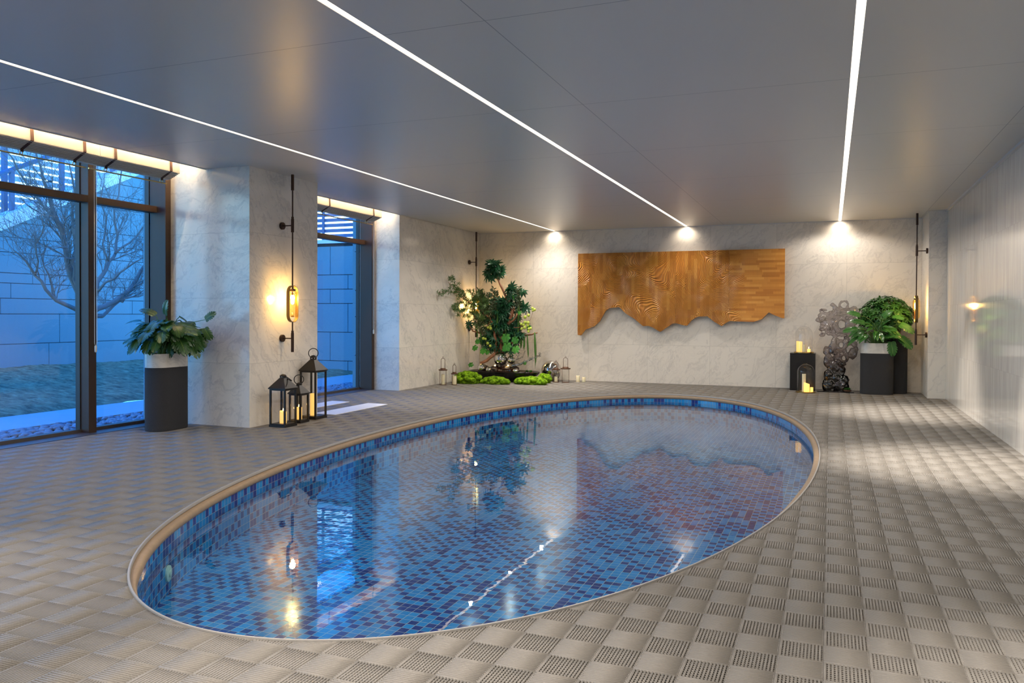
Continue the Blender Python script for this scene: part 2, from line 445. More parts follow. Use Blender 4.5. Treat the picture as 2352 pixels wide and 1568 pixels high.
vx = A[:, [0,1,1,0,0,1,1,0]]; vy = A[:, [2,2,3,3,2,2,3,3]]; vz = A[:, [4,4,4,4,5,5,5,5]]
V = np.stack([vx, vy, vz], -1).reshape(-1, 3).astype('f4')
fq = np.array([(4,5,6,7),(0,1,5,4),(1,2,6,5),(2,3,7,6),(3,0,4,7)], dtype='i4')
F = (np.arange(len(A), dtype='i4')[:, None, None]*8+fq[None]).reshape(-1)
me = bpy.data.meshes.new('floor'); me.vertices.add(len(V)); me.vertices.foreach_set('co', V.ravel())
me.loops.add(len(F)); me.loops.foreach_set('vertex_index', F); npoly = len(F)//4
me.polygons.add(npoly); me.polygons.foreach_set('loop_start', np.arange(npoly, dtype='i4')*4); me.polygons.foreach_set('loop_total', np.full(npoly, 4, dtype='i4'))
me.update(calc_edges=True); me.materials.append(M['deck']); fo = bpy.data.objects.new('floor', me); COL.objects.link(fo); struct(fo)
# sub-floor with the hole of the basin, and the plain floor behind the viewer
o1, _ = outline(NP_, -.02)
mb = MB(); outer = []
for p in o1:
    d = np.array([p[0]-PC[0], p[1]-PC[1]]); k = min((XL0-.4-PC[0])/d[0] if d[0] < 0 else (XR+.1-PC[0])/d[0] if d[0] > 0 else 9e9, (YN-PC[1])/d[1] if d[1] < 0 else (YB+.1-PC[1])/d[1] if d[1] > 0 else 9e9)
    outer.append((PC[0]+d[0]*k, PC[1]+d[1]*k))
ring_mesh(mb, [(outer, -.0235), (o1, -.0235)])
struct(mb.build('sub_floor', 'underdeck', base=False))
mb = MB(); mb.box(-6.7, XR, YN, .87, -.012, -.001); struct(mb.build('floor_back', 'deck', base=False))

# ------------------------------------------------------------------ walls, ceiling
XE = -6.22      # edge of the ceiling along the blind slot
mb = MB(); mb.box(-6.26, XR+.3, YB, YB+.15, -.02, 3.1); struct(mb.build('wall_back', 'back', base=False))
mb = MB(); mb.box(XR, XR+.15, YN, YB+.15, -.02, 3.1); struct(mb.build('wall_right', 'right', base=False))
mb = MB(); mb.box(1.327, XR+.02, 13.142, YB+.02, -.02, 3.0); struct(mb.build('wall_right_pier', 'back', base=False))
mb = MB(); mb.box(-6.95, XR+.15, YN-.15, YN, -.02, 3.1); struct(mb.build('wall_front', 'back', base=False))
mb = MB(); mb.box(-6.98, -5.648, 6.774, 7.9665, -.02, 3.04); mb.box(-6.98, -5.66, 7.9665, 7.985, -.02, 3.04); struct(mb.build('wall_left_pier', 'left', base=False))
mb = MB(); mb.box(-6.98, -6.2616, 10.984, YB+.15, -.02, 3.04); struct(mb.build('wall_left', 'left', base=False))
mb = MB(); mb.box(-7.3, -6.3, YN-.15, 1.0, -.02, 3.1); struct(mb.build('wall_left_near', 'left', base=False))
# ceiling with recesses for the three light lines
LX = (-4.745, -2.3375, 0.127); HW = .023
mb = MB(); xs = [XE]
for x in LX: xs += [x-HW, x+HW]
xs.append(XR+.05)
for k in range(0, len(xs), 2): mb.box(xs[k], xs[k+1], YN, YB+.02, ZC, ZC+.06)
struct(mb.build('ceiling', 'ceiling', base=False))
mb = MB(); mb.box(-6.98, XR+.2, YN-.15, YB+.15, 3.05, 3.15); struct(mb.build('ceiling_slab', 'trimwhite', base=False))
mb = MB(); mb.box(XE-.012, XE, YN, 6.774, ZC-.006, 3.06); mb.box(XE-.012, XE, 7.985, 10.984, ZC-.006, 3.06); struct(mb.build('trim_3', 'trimwhite', base=False))
# shadow-gap trims where ceiling meets the walls
mb = MB(); mb.box(XR-.03, XR, 2-4.4, 13.142, ZC-.022, ZC); struct(mb.build('trim_4', 'trimwhite', base=False))
mb = MB(); mb.box(-6.26, 1.327, YB-.012, YB, ZC-.010, ZC); mb.box(1.315, 1.327, 13.142, YB, ZC-.010, ZC); struct(mb.build('trim_5', 'trimwhite', base=False))
names = ('leftmost of the three warm light lines in the ceiling, nearest the windows', 'middle one of the three warm light lines, running to above the wood relief', 'rightmost of the three warm light lines, running almost straight away')
for x, nm in zip(LX, names):
    t = thing('line_light', nm, 'ceiling light', (x, (YN+YB)/2, ZC+.001), 'recessed light lines in the ceiling')
    mb = MB(); mb.box(x-HW+.001, x+HW-.001, YN+.02, YB-.01, ZC+.004, ZC+.012); mb.build('diffuser', 'led', t)
    mb = MB(); mb.box(x-HW+.001, x+HW-.001, YN+.02, YB-.012, ZC+.014, ZC+.03); mb.build('channel', 'frame', t)
# cove light strips above the blinds
for y0, y1, nm in ((1.0, 6.76, 'warm light strip in the slot above the near window blinds'), (7.99, 10.97, 'warm light strip in the slot above the far window blind')):
    t = thing('cove_light', nm, 'cove light', (-6.26, (y0+y1)/2, 2.95), 'cove lights above the blinds')
    mb = MB(); mb.box(-6.262, -6.240, y0, y1, 2.96, 2.985); mb.build('diffuser', 'cove', t)
    mb = MB(); mb.box(-6.24, -6.232, y0, y1, 2.95, 2.995); mb.box(-6.2665, -6.24, y0, y1, 2.950, 2.955); mb.build('holder_baffle', 'frame', t)  # ledge under the strip is an added baffle, cutting light on the pier

# ------------------------------------------------------------------ windows
def window(name, y0, y1, mull):
    mull = sorted(mull)
    t = bpy.data.objects.new(name, None); COL.objects.link(t); t.location = (-6.95, (y0+y1)/2, 0); ORG[t.name] = Vector(t.location); struct(t)
    mb = MB()
    mb.box(-6.93, -6.71, y1-.075, y1, 0, 3.02); mb.box(-6.93, -6.71, y0, y0+.075, 0, 3.02)
    for y in mull: mb.box(-6.98, -6.83, y-.045, y+.045, 0, 2.75)
    mb.box(-6.98, -6.88, y0, y1, 2.92, 3.02)
    fr_ = mb.build('window_frame', 'frame', t, bevel=.003)
    mb = MB(); ys = [y0+.075]+[v for y in mull for v in (y-.045, y+.045)]+[y1-.075]
    for a, c in zip(ys[::2], ys[1::2]): mb.box(-6.95, -6.835, a, c, 2.29, 2.36)
    mb.build('transom', 'frame', t, bevel=.003)
    mb = MB(); mb.box(-7.02, -6.93, y0, y1, -.03, .035); mb.box(-6.93, -6.72, y0, y1, -.02, .004); mb.build('sill', 'track', t)
    mb = MB()
    for y in [y0+.075, y1-.075]+[v for y in mull for v in (y-.045, y+.045)]:
        mb.box(-6.999, -6.94, y-.010, y+.010, 0, 2.9)
    mb.build('gasket', 'gasket', fr_)
    mb = MB(); mb.box(-6.975, -6.968, y0, y1, 0, 3.0); mb.build('pane', 'paneglass', t)
window('window_1', 1.0, 6.774, (5.873, 3.6))
window('window_2', 7.985, 10.984, ())

# ================================================================== photo point -> place helpers
def ray(px, py):
    v = R2*((px-1176.)/1840.47) + D2*((py-747.067)/1840.47) + FWD
    return v
def at_x(px, py, X):
    r = ray(px, py); t = X/r.x; return Vector((X, r.y*t, CAMZ+r.z*t))
def at_y(px, py, Y):
    r = ray(px, py); t = Y/r.y; return Vector((r.x*t, Y, CAMZ+r.z*t))
def at_z(px, py, Z=0.):
    r = ray(px, py); t = (Z-CAMZ)/r.z; return Vector((r.x*t, r.y*t, Z))

# ================================================================== materials of the things
M['iron'] = simple('dark_iron', (.022,.019,.017), .42, metal=.3)
M['lantern_black'] = simple('lantern_black', (.018,.016,.015), .38, metal=.4)
M['bronze'] = simple('dark_bronze', (.060,.036,.026), .38, metal=.7)
M['brass'] = simple('brass', (.60,.40,.14), .25, metal=1.0)
M['rust'] = simple('aged_copper', (.12,.06,.035), .45, metal=.5, var=.3)
M['clear'] = glass('clear_glass', (.97,.97,.97), .05)
M['amber'] = glass('amber_glass', (1.0,.86,.55), .06)
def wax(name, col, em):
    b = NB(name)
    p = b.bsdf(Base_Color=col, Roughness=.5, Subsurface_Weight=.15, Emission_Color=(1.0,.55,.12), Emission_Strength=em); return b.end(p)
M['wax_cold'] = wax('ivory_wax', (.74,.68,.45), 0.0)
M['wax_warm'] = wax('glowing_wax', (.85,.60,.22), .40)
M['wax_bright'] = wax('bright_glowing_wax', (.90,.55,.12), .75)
M['flame'] = emis('flame', (1.0,.62,.22), 14)
M['filament'] = emis('filament', (1.0,.68,.30), 60)
M['wick'] = simple('wick', (.03,.02,.02), .9)
M['chrome'] = simple('polished_steel', (.62,.60,.58), .03, metal=1.0)
M['resin'] = None
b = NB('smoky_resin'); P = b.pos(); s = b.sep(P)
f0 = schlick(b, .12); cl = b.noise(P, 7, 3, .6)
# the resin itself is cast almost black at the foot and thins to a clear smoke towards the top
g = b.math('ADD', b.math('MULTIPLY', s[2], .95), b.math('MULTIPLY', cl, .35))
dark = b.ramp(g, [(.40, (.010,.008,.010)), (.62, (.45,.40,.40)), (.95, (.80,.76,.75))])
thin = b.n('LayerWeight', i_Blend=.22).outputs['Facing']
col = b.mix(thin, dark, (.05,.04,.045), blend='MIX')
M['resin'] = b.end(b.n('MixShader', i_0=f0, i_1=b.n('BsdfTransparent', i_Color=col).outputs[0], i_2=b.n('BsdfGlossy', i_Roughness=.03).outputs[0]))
M['smoke'] = glass('brown_smoky_glass', (.42,.32,.28), .09)
M['plinth'] = simple('black_lacquer', (.008,.008,.009), .25)
M['ashstone'] = simple('black_lava_stone', (.030,.030,.032), .85, var=.35, scale=160, bump=.9, bscale=170)
M['potmarble'] = marble('planter_marble', (.66,.63,.57), (.28,.27,.26), 3.0, .25, (.4,.2,.9), None, .7)
M['soil'] = simple('soil', (.03,.02,.015), .95, bump=.6, bscale=40)
M['bark'] = simple('driftwood', (.26,.11,.05), .65, var=.35, scale=14, bump=.4, bscale=40)
def leafmat(name, col, rib, veins=7, rough=.32, ribw=.05, trans=.25, vary=.35):
    b = NB(name); u = b.sep(b.n('UVMap').outputs[0]); au = b.math('ABSOLUTE', u[0])
    m1 = b.math('LESS_THAN', au, ribw)
    vf = b.math('ABSOLUTE', b.math('SUBTRACT', b.math('FRACT', b.math('SUBTRACT', b.math('MULTIPLY', u[1], float(veins)), b.math('MULTIPLY', au, 1.6))), .5))
    m2 = b.math('MULTIPLY', b.math('LESS_THAN', vf, .075), .55)
    nz = b.noise(b.pos(), 9, 2, .5)
    c0 = b.mix(nz, tuple(x*(1-vary) for x in col), tuple(x*(1+vary) for x in col))
    c = b.mix(b.math('MAXIMUM', m1, m2), c0, rib)
    p = b.bsdf(Base_Color=c, Roughness=rough, Specular_IOR_Level=.5)
    t = b.n('BsdfTranslucent', i_Color=c)
    return b.end(b.n('MixShader', i_0=trans, i_1=p.outputs[0], i_2=t.outputs[0]))
M['monstera'] = leafmat('monstera_leaf', (.024,.085,.018), (.13,.24,.04))
M['peacelily'] = leafmat('broad_leaf', (.045,.17,.035), (.13,.30,.06), 9, .25)
M['shrubleaf'] = leafmat('shrub_leaf', (.045,.16,.025), (.08,.2,.05), 5, .35, .06)
M['fatsia'] = leafmat('fatsia_leaf', (.018,.095,.040), (.04,.15,.06), 6, .35)
M['mapleleaf'] = leafmat('maple_leaf', (.075,.16,.04), (.1,.2,.05), 5, .5)
M['brightleaf'] = leafmat('bright_leaf', (.05,.25,.025), (.1,.33,.05), 7, .35)
M['oliveleaf'] = leafmat('olive_leaf', (.045,.085,.03), (.08,.12,.05), 4, .5)
M['stem'] = simple('green_stem', (.07,.16,.03), .5)
M['redstem'] = simple('reddish_stem', (.16,.08,.03), .5)
M['catkin'] = simple('hanging_amaranth', (.045,.13,.012), .8, bump=1.0, bscale=90, var=.4)
M['fruit'] = simple('green_fruit', (.42,.52,.07), .35, var=.15)
b = NB('moss'); P = b.pos(); nz = b.noise(P, 22, 5, .6)
c = b.ramp(nz, [(.35, (.06,.13,.004)), (.52, (.18,.36,.010)), (.70, (.40,.62,.03))])
p = b.bsdf(Base_Color=c, Roughness=.9, Specular_IOR_Level=.1); b.set(p.inputs['Normal'], b.bump(b.noise(P, 130, 5, .7), 1.0, .02)); M['moss'] = b.end(p)
M['tray'] = simple('black_bowl', (.010,.009,.009), .18)
b = NB('carved_teak'); P = b.pos(); s = b.sep(P)
# staves of two tones, then the carved furrows: level lines of a slow field
su = b.math('DIVIDE', s[0], .052); row = b.math('FLOOR', su)
wn0 = b.n('TexWhiteNoise', noise_dimensions='1D', i_W=row).outputs[0]
cellv = b.math('FLOOR', b.math('ADD', b.math('DIVIDE', s[2], .34), b.math('MULTIPLY', wn0, 5.0)))
wnA = b.n('TexWhiteNoise', noise_dimensions='2D', i_Vector=b.comb(row, cellv, 0.0)).outputs[0]
sv = b.math('DIVIDE', s[2], .040); row2 = b.math('FLOOR', sv)
wn1 = b.n('TexWhiteNoise', noise_dimensions='1D', i_W=row2).outputs[0]
cellh = b.math('FLOOR', b.math('ADD', b.math('DIVIDE', s[0], .28), b.math('MULTIPLY', wn1, 5.0)))
wnB = b.n('TexWhiteNoise', noise_dimensions='2D', i_Vector=b.comb(cellh, row2, 3.0)).outputs[0]
right = b.math('GREATER_THAN', s[0], -1.599)
st = b.mix(right, wnA, wnB, 'FLOAT')
base = b.ramp(st, [(0.0, (.52,.19,.027)), (.4, (.64,.26,.040)), (.8, (.72,.31,.052)), (1.0, (.80,.38,.075))])
gm = b.n('Mapping', i_Vector=P); gm.inputs['Scale'].default_value = (60, 1, 4)
gr = b.noise(gm.outputs[0], 1.0, 4, .6); base = b.mix(b.math('MULTIPLY', gr, .35), base, (.38,.13,.020))
pn = b.math('ADD', b.math('MULTIPLY', b.math('GREATER_THAN', s[0], -3.388), .13), b.math('MULTIPLY', b.math('GREATER_THAN', s[0], -2.495), -.17))
q = b.comb(b.math('ADD', s[0], pn), b.math('ADD', s[2], pn), 0.0)
wq = b.vmath('SUBTRACT', b.noise(q, 1.3, 1.5, .4, 0, 1), (.5, .5, .5)); q2 = b.vmath('ADD', q, b.vmath('MULTIPLY', wq, (1.0, 1.0, 0.0)))
vo = b.n('TexVoronoi', voronoi_dimensions='2D', feature='F1', i_Vector=q2, i_Scale=1.2).outputs['Distance']
wv = b.math('SINE', b.math('MULTIPLY', vo, 2*PI/(1.2*.0205)))
f1 = b.noise(q, 2.2, 2, .5)
amp = b.ramp(s[0], [(0.0, (1,1,1)), (1.0, (1,1,1))])
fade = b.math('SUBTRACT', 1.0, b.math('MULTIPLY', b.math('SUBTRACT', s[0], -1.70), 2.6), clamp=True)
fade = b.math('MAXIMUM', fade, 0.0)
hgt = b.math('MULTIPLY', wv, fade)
furrow_shade = b.math('MULTIPLY', b.math('MULTIPLY_ADD', wv, -.5, .35, clamp=True), b.math('MULTIPLY', fade, .62))  # groove shade painted into the wood colour, on top of the bump
base = b.mix(furrow_shade, base, (.24,.08,.012))
big = b.math('MULTIPLY', f1, 3.0)
p = b.bsdf(Base_Color=base, Roughness=.38, Specular_IOR_Level=.5)
b.set(p.inputs['Normal'], b.bump(b.math('ADD', hgt, b.math('MULTIPLY', big, .5)), .75, .009)); M['teak'] = b.end(p)
M['fabric'] = None
b = NB('blind_fabric')
p = b.bsdf(Base_Color=(.72,.68,.60), Roughness=.8); t = b.n('BsdfTranslucent', i_Color=(.8,.7,.5))
M['fabric'] = b.end(b.n('MixShader', i_0=.25, i_1=p.outputs[0], i_2=t.outputs[0]))
M['strap'] = simple('brown_strap', (.055,.018,.008), .7)
M['cord'] = simple('pale_cord', (.6,.58,.5), .5)
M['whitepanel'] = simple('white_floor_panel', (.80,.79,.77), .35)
# outside
b = NB('granite_blocks'); P = b.pos(); nz = b.noise(P, 60, 4, .8); big = b.noise(P, .5, 3, .5)
c = b.mix(nz, (.08,.20,.25), (.20,.38,.44)); c = b.mix(b.math('MULTIPLY', big, .5), c, (.22,.26,.30)); M['granite'] = b.end(b.bsdf(Base_Color=c, Roughness=.85))
M['joint'] = simple('joint_gap', (.03,.035,.045), .9)
M['copingstone'] = simple('pale_coping', (.75,.76,.78), .7)
M['paving'] = simple('pale_paving', (.37,.39,.41), .75, var=.12, scale=2)
M['pebble'] = simple('grey_pebble', (.22,.24,.30), .7, var=.4, scale=9)
b = NB('dormant_lawn'); P = b.pos(); mp = b.n('Mapping', i_Vector=P); mp.inputs['Scale'].default_value = (1.0, 2.4, 1.0)
nz = b.noise(mp.outputs[0], 3.2, 8, .72); c = b.ramp(nz, [(.34, (.09,.08,.05)), (.5, (.34,.29,.16)), (.66, (.60,.54,.32))])
p = b.bsdf(Base_Color=c, Roughness=.95); b.set(p.inputs['Normal'], b.bump(b.noise(P, 14, 8, .75), 1.0, .08)); M['lawn'] = b.end(p)
M['treebark'] = simple('pale_tree_bark', (.19,.175,.16), .8, var=.35, scale=9)
M['twig'] = M['treebark']
M['steelblue'] = simple('painted_steel', (.07,.12,.24), .5)
M['slat'] = simple('white_slats', (.55,.58,.60), .6)
M['darksoil'] = simple('planting_bed', (.05,.05,.04), .9)

# ================================================================== outside the windows
ZG = -.05
mb = MB(); mb.box(-9.15, -6.98, -3, 14.7, -.2, ZG-.03); struct(mb.build('ground_strip', 'darksoil', base=False))
mb = MB(); mb.box(-9.15, -8.11, -3, 14.7, -.15, ZG); struct(mb.build('path', 'paving', base=False))
mb = MB()
nx, ny = 60, 80; vs = []; rng = np.random.RandomState(3)
for j in range(ny+1):
    for i in range(nx+1):
        x = -9.15-7.6*i/nx; y = -2+19.5*j/ny; vs.append((x, y, ZG-.02+.05*math.sin(i*.9+j*.35)*math.sin(j*.6)*.5+rng.uniform(0, .03)+.05*min(1, i/6)))
mb.add(vs, [(j*(nx+1)+i, j*(nx+1)+i+1, (j+1)*(nx+1)+i+1, (j+1)*(nx+1)+i) for j in range(ny) for i in range(nx)])
o = mb.build('lawn', 'lawn', base=False, smooth=True); struct(o)
# pebbles: far more than one can count
mb = MB(); R_ = random.Random(5)
for k in range(3400):
    x = R_.uniform(-8.07, -7.05); y = R_.uniform(4.2, 14.6); r = R_.uniform(.022, .045)
    a = R_.uniform(0, PI); sx, sy = R_.uniform(.8, 1.5), R_.uniform(.7, 1.0)
    c0 = (x, y, ZG-.02+R_.uniform(0, .02)); n = 7; vv = []
    for z_, rr in ((-.5, .7), (.1, 1.0), (.5, .62)):
        for j in range(n):
            q = 2*PI*j/n; u, w_ = r*rr*math.cos(q)*sx, r*rr*math.sin(q)*sy
            vv.append((c0[0]+u*math.cos(a)-w_*math.sin(a), c0[1]+u*math.sin(a)+w_*math.cos(a), c0[2]+r*z_))
    mb.add(vv, [(i*n+j, i*n+(j+1) % n, (i+1)*n+(j+1) % n, (i+1)*n+j) for i in range(2) for j in range(n)]+[tuple(2*n+j for j in range(n))])
tag(mb.build('pebbles', 'pebble', smooth=True), 'bluish grey river pebbles in the strip along the glass', 'pebbles', kind='stuff')
# sloping retaining wall of granite blocks, parallel to the windows
XW = -16.6
def top_at(y): return 2.95+(y-11.96)*.487
wt = thing('retaining_wall', 'long granite block wall with a sloping pale coping behind the bare tree', 'wall', (XW, 12, ZG))
mb = MB(); ya, yb = 6.4, 17.5
mb.add([(XW-.4, ya, -.2), (XW-.4, yb, -.2), (XW-.4, yb, top_at(yb)), (XW-.4, ya, top_at(ya))]+[(XW-.03, ya, -.2), (XW-.03, yb, -.2), (XW-.03, yb, top_at(yb)), (XW-.03, ya, top_at(ya))],
       [(0,1,2,3), (7,6,5,4), (4,5,1,0), (6,7,3,2), (5,6,2,1), (7,4,0,3)])
mb.build('core', 'joint', wt)
mb = MB(); R_ = random.Random(11); z = -.15; rows = [.66, .66, .34, .33, .22, .45, .33, .33, .62, .33, .30, .42, .33, .62, .33, .4]; G = .014
for h in rows:
    y = 4.0+R_.uniform(-.9, 0)
    while y < yb:
        L = R_.choice([1.5, 1.9, 2.4, 2.9]) if h > .5 else R_.choice([1.2, 1.7, 2.3]); y2 = min(y+L, yb)
        z1_ = z+h-G; a, c = y+G/2, y2-G/2; a = max(a, ya)
        if c > a and top_at(c) > z+.03:
            if top_at(a) >= z1_: mb.box(XW-.03, XW, a, c, z, z1_)
            else:
                # block cut along the slope
                ta, tc_ = min(z1_, max(z, top_at(a))), min(z1_, top_at(c)); yk = 11.96+(z1_-2.95)/.487; yl = 11.96+(z-2.95)/.487
                poly = [(max(a, yl), z), (c, z)]
                if yk < c: poly += [(c, z1_), (max(yk, a), z1_)]
                else: poly += [(c, tc_)]
                if yl < a: poly += [(a, ta)]
                n = len(poly); mb.add([(XW-.03, p[0], p[1]) for p in poly]+[(XW, p[0], p[1]) for p in poly], [tuple(range(n))[::-1], tuple(range(n, 2*n))]+[(i, (i+1) % n, n+(i+1) % n, n+i) for i in range(n)])
        y = y2
    z += h
mb.build('blocks', 'granite', wt)
mb = MB(); ya2 = 6.4
mb.add([(XW+.06, ya2, top_at(ya2)), (XW+.06, yb, top_at(yb)), (XW+.06, yb, top_at(yb)+.30), (XW+.06, ya2, top_at(ya2)+.30), (XW-.5, ya2, top_at(ya2)+.0), (XW-.5, yb, top_at(yb)+.0), (XW-.5, yb, top_at(yb)+.26), (XW-.5, ya2, top_at(ya2)+.26)],
       [(0,1,2,3), (7,6,5,4), (4,5,1,0), (3,2,6,7), (5,6,2,1), (7,4,0,3)])
mb.build('coping', 'copingstone', wt)
# slatted wall behind
sw = thing('slatted_screen', 'pale screen of horizontal slats rising behind the sloping granite wall', 'screen', (XW-2.0, 13, 2.0))
mb = MB(); 
for k in range(24): 
    zt = 2.2+.17*k; y0_ = 8.0 if zt < 4.75 else 12.6+ (zt-4.75)*1.0
    mb.add([(XW-2.0, y0_, zt), (XW-2.0, 18.5, zt), (XW-2.06, 18.5, zt+.13), (XW-2.06, y0_, zt+.13), (XW-2.03, y0_, zt), (XW-2.03, 18.5, zt), (XW-2.09, 18.5, zt+.13), (XW-2.09, y0_, zt+.13)], [(0,1,2,3), (7,6,5,4), (4,5,1,0), (3,2,6,7), (5,6,2,1), (7,4,0,3)])
mb.build('slats', 'slat', sw)
for y in (8.2, 10.4, 12.6, 14.8, 17.0): mb = MB(); mb.box(XW-2.16, XW-2.10, y, y+.08, 1.9, 4.7); mb.build('stud', 'joint', sw)
# blue steel railing on the coping
rl = thing('steel_railing', 'blue-painted steel posts and sloping handrail standing on the wall coping', 'railing', (XW-.2, 12.5, top_at(12.5)+.1))
for (px, pt, pb) in ((27, 388, 503), (142, 340, 450)):
    a = at_x(px, pb, XW-.25); c = at_x(px, pt, XW-.25); mb = MB(); mb.box(a.x-.045, a.x+.045, a.y-.045, a.y+.045, a.z-.05, c.z); mb.build('post', 'steelblue', rl)
for y in (7.9, 15.1, 17.0):
    mb = MB(); mb.box(XW-.30, XW-.20, y-.045, y+.045, top_at(y)+.05, top_at(y)+1.0); mb.build('post', 'steelblue', rl)
a = at_x(0, 399, XW-.25); c = at_x(110, 360, XW-.25); d = (c-a)
mb = MB(); mb.tube([a-d*2.5, a, c, c+d*5], .05, 8); mb.build('handrail', 'steelblue', rl)
# upper posts far away against the sky
mb = MB(); a = at_x(10, 388, XW-1.6); mb.box(a.x-.05, a.x+.05, a.y-.05, a.y+.05, a.z-1.6, a.z+1.2); mb.build('post', 'steelblue', rl)
# wall facing the far window
wt2 = thing('garden_wall', 'granite block wall seen through the far narrow window, slats above it', 'wall', (-10, 14.75, ZG))
YW2 = 14.72; mb = MB(); mb.box(-13.2, -7.3, YW2+.03, YW2+.4, -.2, 2.72); mb.build('core', 'joint', wt2)
mb = MB(); z = -.12; R_ = random.Random(4)
for k, h in enumerate((.30, .62, .62, .31, .31, .62)):
    x = -13.2+(.0 if k % 2 else -.55)
    while x < -7.3:
        x2 = min(x+(1.55 if k % 2 else 2.05), -7.3)
        if x2 > -13.2 and x2-x > .05: mb.box(max(x, -13.2)+.007, x2-.007, YW2, YW2+.03, z+.007, z+h-.007)
        x = x2
    z += h
mb.build('blocks', 'granite', wt2)
mb = MB(); mb.box(-13.25, -7.25, YW2-.05, YW2+.45, 2.72, 2.80); mb.build('coping', 'copingstone', wt2)
mb = MB(); 
for k in range(12): mb.box(-13.2, -7.3, YW2+.1, YW2+.14, 2.86+k*.115, 2.93+k*.115)
mb.build('slats', 'steelblue', wt2)
for x in (-10.36, -8.9): mb = MB(); mb.box(x, x+.05, YW2+.06, YW2+.1, 2.8, 4.2); mb.build('slat_post', 'steelblue', wt2)
# granite cladding of the two piers, outside
for y0, y1, nm in ((6.80, 7.96, 'granite facade pier outside, beside the near window'), (11.02, 12.2, 'granite facade pier outside, beside the far window')):
    t = thing('facade_pier', nm, 'pier', (-7.08, (y0+y1)/2, -.1))
    mb = MB(); mb.box(-7.11, -7.03, y0+.03, y1-.03, -.1, 3.0); mb.build('core', 'joint', t)
    mb = MB(); z = -.08
    for h in (.62, .62, .42, .62, .62):
        mb.box(-7.135, -7.02, y0, y1, z, min(3.04, z+h-.014)); z += h
    mb.build('blocks', 'granite', t)
# bare tree
tr = thing('bare_tree', 'bare many-branched garden tree standing on the lawn behind the mullion', 'tree', (-12.2, 10.6, ZG))
XT = -12.2
main = [([(199, 852), (199, 790), (197, 730), (192, 690)], .10, .07),
 ([(197, 725), (170, 708), (130, 690), (105, 665), (80, 632), (60, 600), (32, 575)], .045, .010),
 ([(192, 690), (175, 655), (158, 610), (150, 560), (140, 520), (118, 470), (98, 410), (80, 345)], .075, .012),
 ([(190, 690), (172, 640), (166, 600), (172, 545), (166, 490), (172, 440), (160, 380)], .05, .010),
 ([(150, 560), (135, 520), (104, 480), (70, 430), (40, 390), (18, 350)], .028, .008),
 ([(199, 722), (225, 708), (262, 692), (300, 664), (322, 625), (340, 607)], .055, .030),
 ([(199, 740), (222, 726), (246, 716), (275, 690), (288, 682)], .040, .020),
 ([(196, 700), (222, 672), (236, 630), (250, 600), (266, 580), (270, 540), (262, 480), (275, 420), (280, 370)], .045, .010),
 ([(226, 668), (262, 640), (290, 616), (322, 596)], .026, .010),
 ([(264, 582), (300, 556), (330, 520), (345, 500)], .022, .006),
 ([(80, 632), (88, 600), (82, 560), (100, 520), (92, 480)], .018, .006),
 ([(130, 690), (118, 650), (100, 610), (104, 570), (96, 540)], .018, .006),
 ([(250, 600), (236, 560), (244, 500), (232, 450), (240, 400)], .020, .006)]
mb = MB(); R_ = random.Random(21); mbt = MB()
def twig(mbx, p, d, L, r, depth):
    pts = [p]; q = p.copy(); k = 4
    for i in range(k):
        d = (d+Vector((R_.gauss(0, .22), R_.gauss(0, .22), R_.gauss(.08, .18)))).normalized(); q = q+d*(L/k); pts.append(q.copy())
    mbx.tube(pts, [r*(1-.75*i/k) for i in range(k+1)], 4, cap=False)
    if depth:
        for i in range(1, k+1):
            for _ in range(2 if depth > 1 else R_.choice((1, 2))):
                nd = (d+Vector((R_.gauss(0, .6), R_.gauss(0, .6), R_.gauss(.15, .5)))).normalized(); twig(mbx, pts[i].copy(), nd, L*.62, r*.55, depth-1)
for idx, (pl, r0, r1) in enumerate(main):
    pts = []; off = R_.uniform(-.9, .9) if idx > 2 else 0
    for i, (px, py) in enumerate(pl):
        dx = off*i/len(pl); pts.append(at_x(px, py, XT+dx))
    n = len(pts); rr = [r0+(r1-r0)*i/(n-1) for i in range(n)]
    # smooth: subdivide with slight wobble
    P2 = [pts[0]]; r2 = [rr[0]]
    for i in range(1, n):
        mid = (pts[i-1]+pts[i])/2+Vector((R_.gauss(0, .02), R_.gauss(0, .02), R_.gauss(0, .02))); P2 += [mid, pts[i]]; r2 += [(rr[i-1]+rr[i])/2, rr[i]]
    mb.tube(P2, r2, 8, cap=True)
    if idx:
        for i in range(2, n):
            for _ in range(2):
                d = (pts[i]-pts[i-1]).normalized(); nd = (d+Vector((R_.gauss(0, .5), R_.gauss(0, .6), R_.gauss(.2, .4)))).normalized()
                twig(mbt, pts[i].copy(), nd, R_.uniform(.5, 1.0), max(.005, rr[i]*.35), 2)
mb.build('trunk', 'treebark', tr, smooth=True); mbt.build('twigs', 'twig', tr, smooth=True)

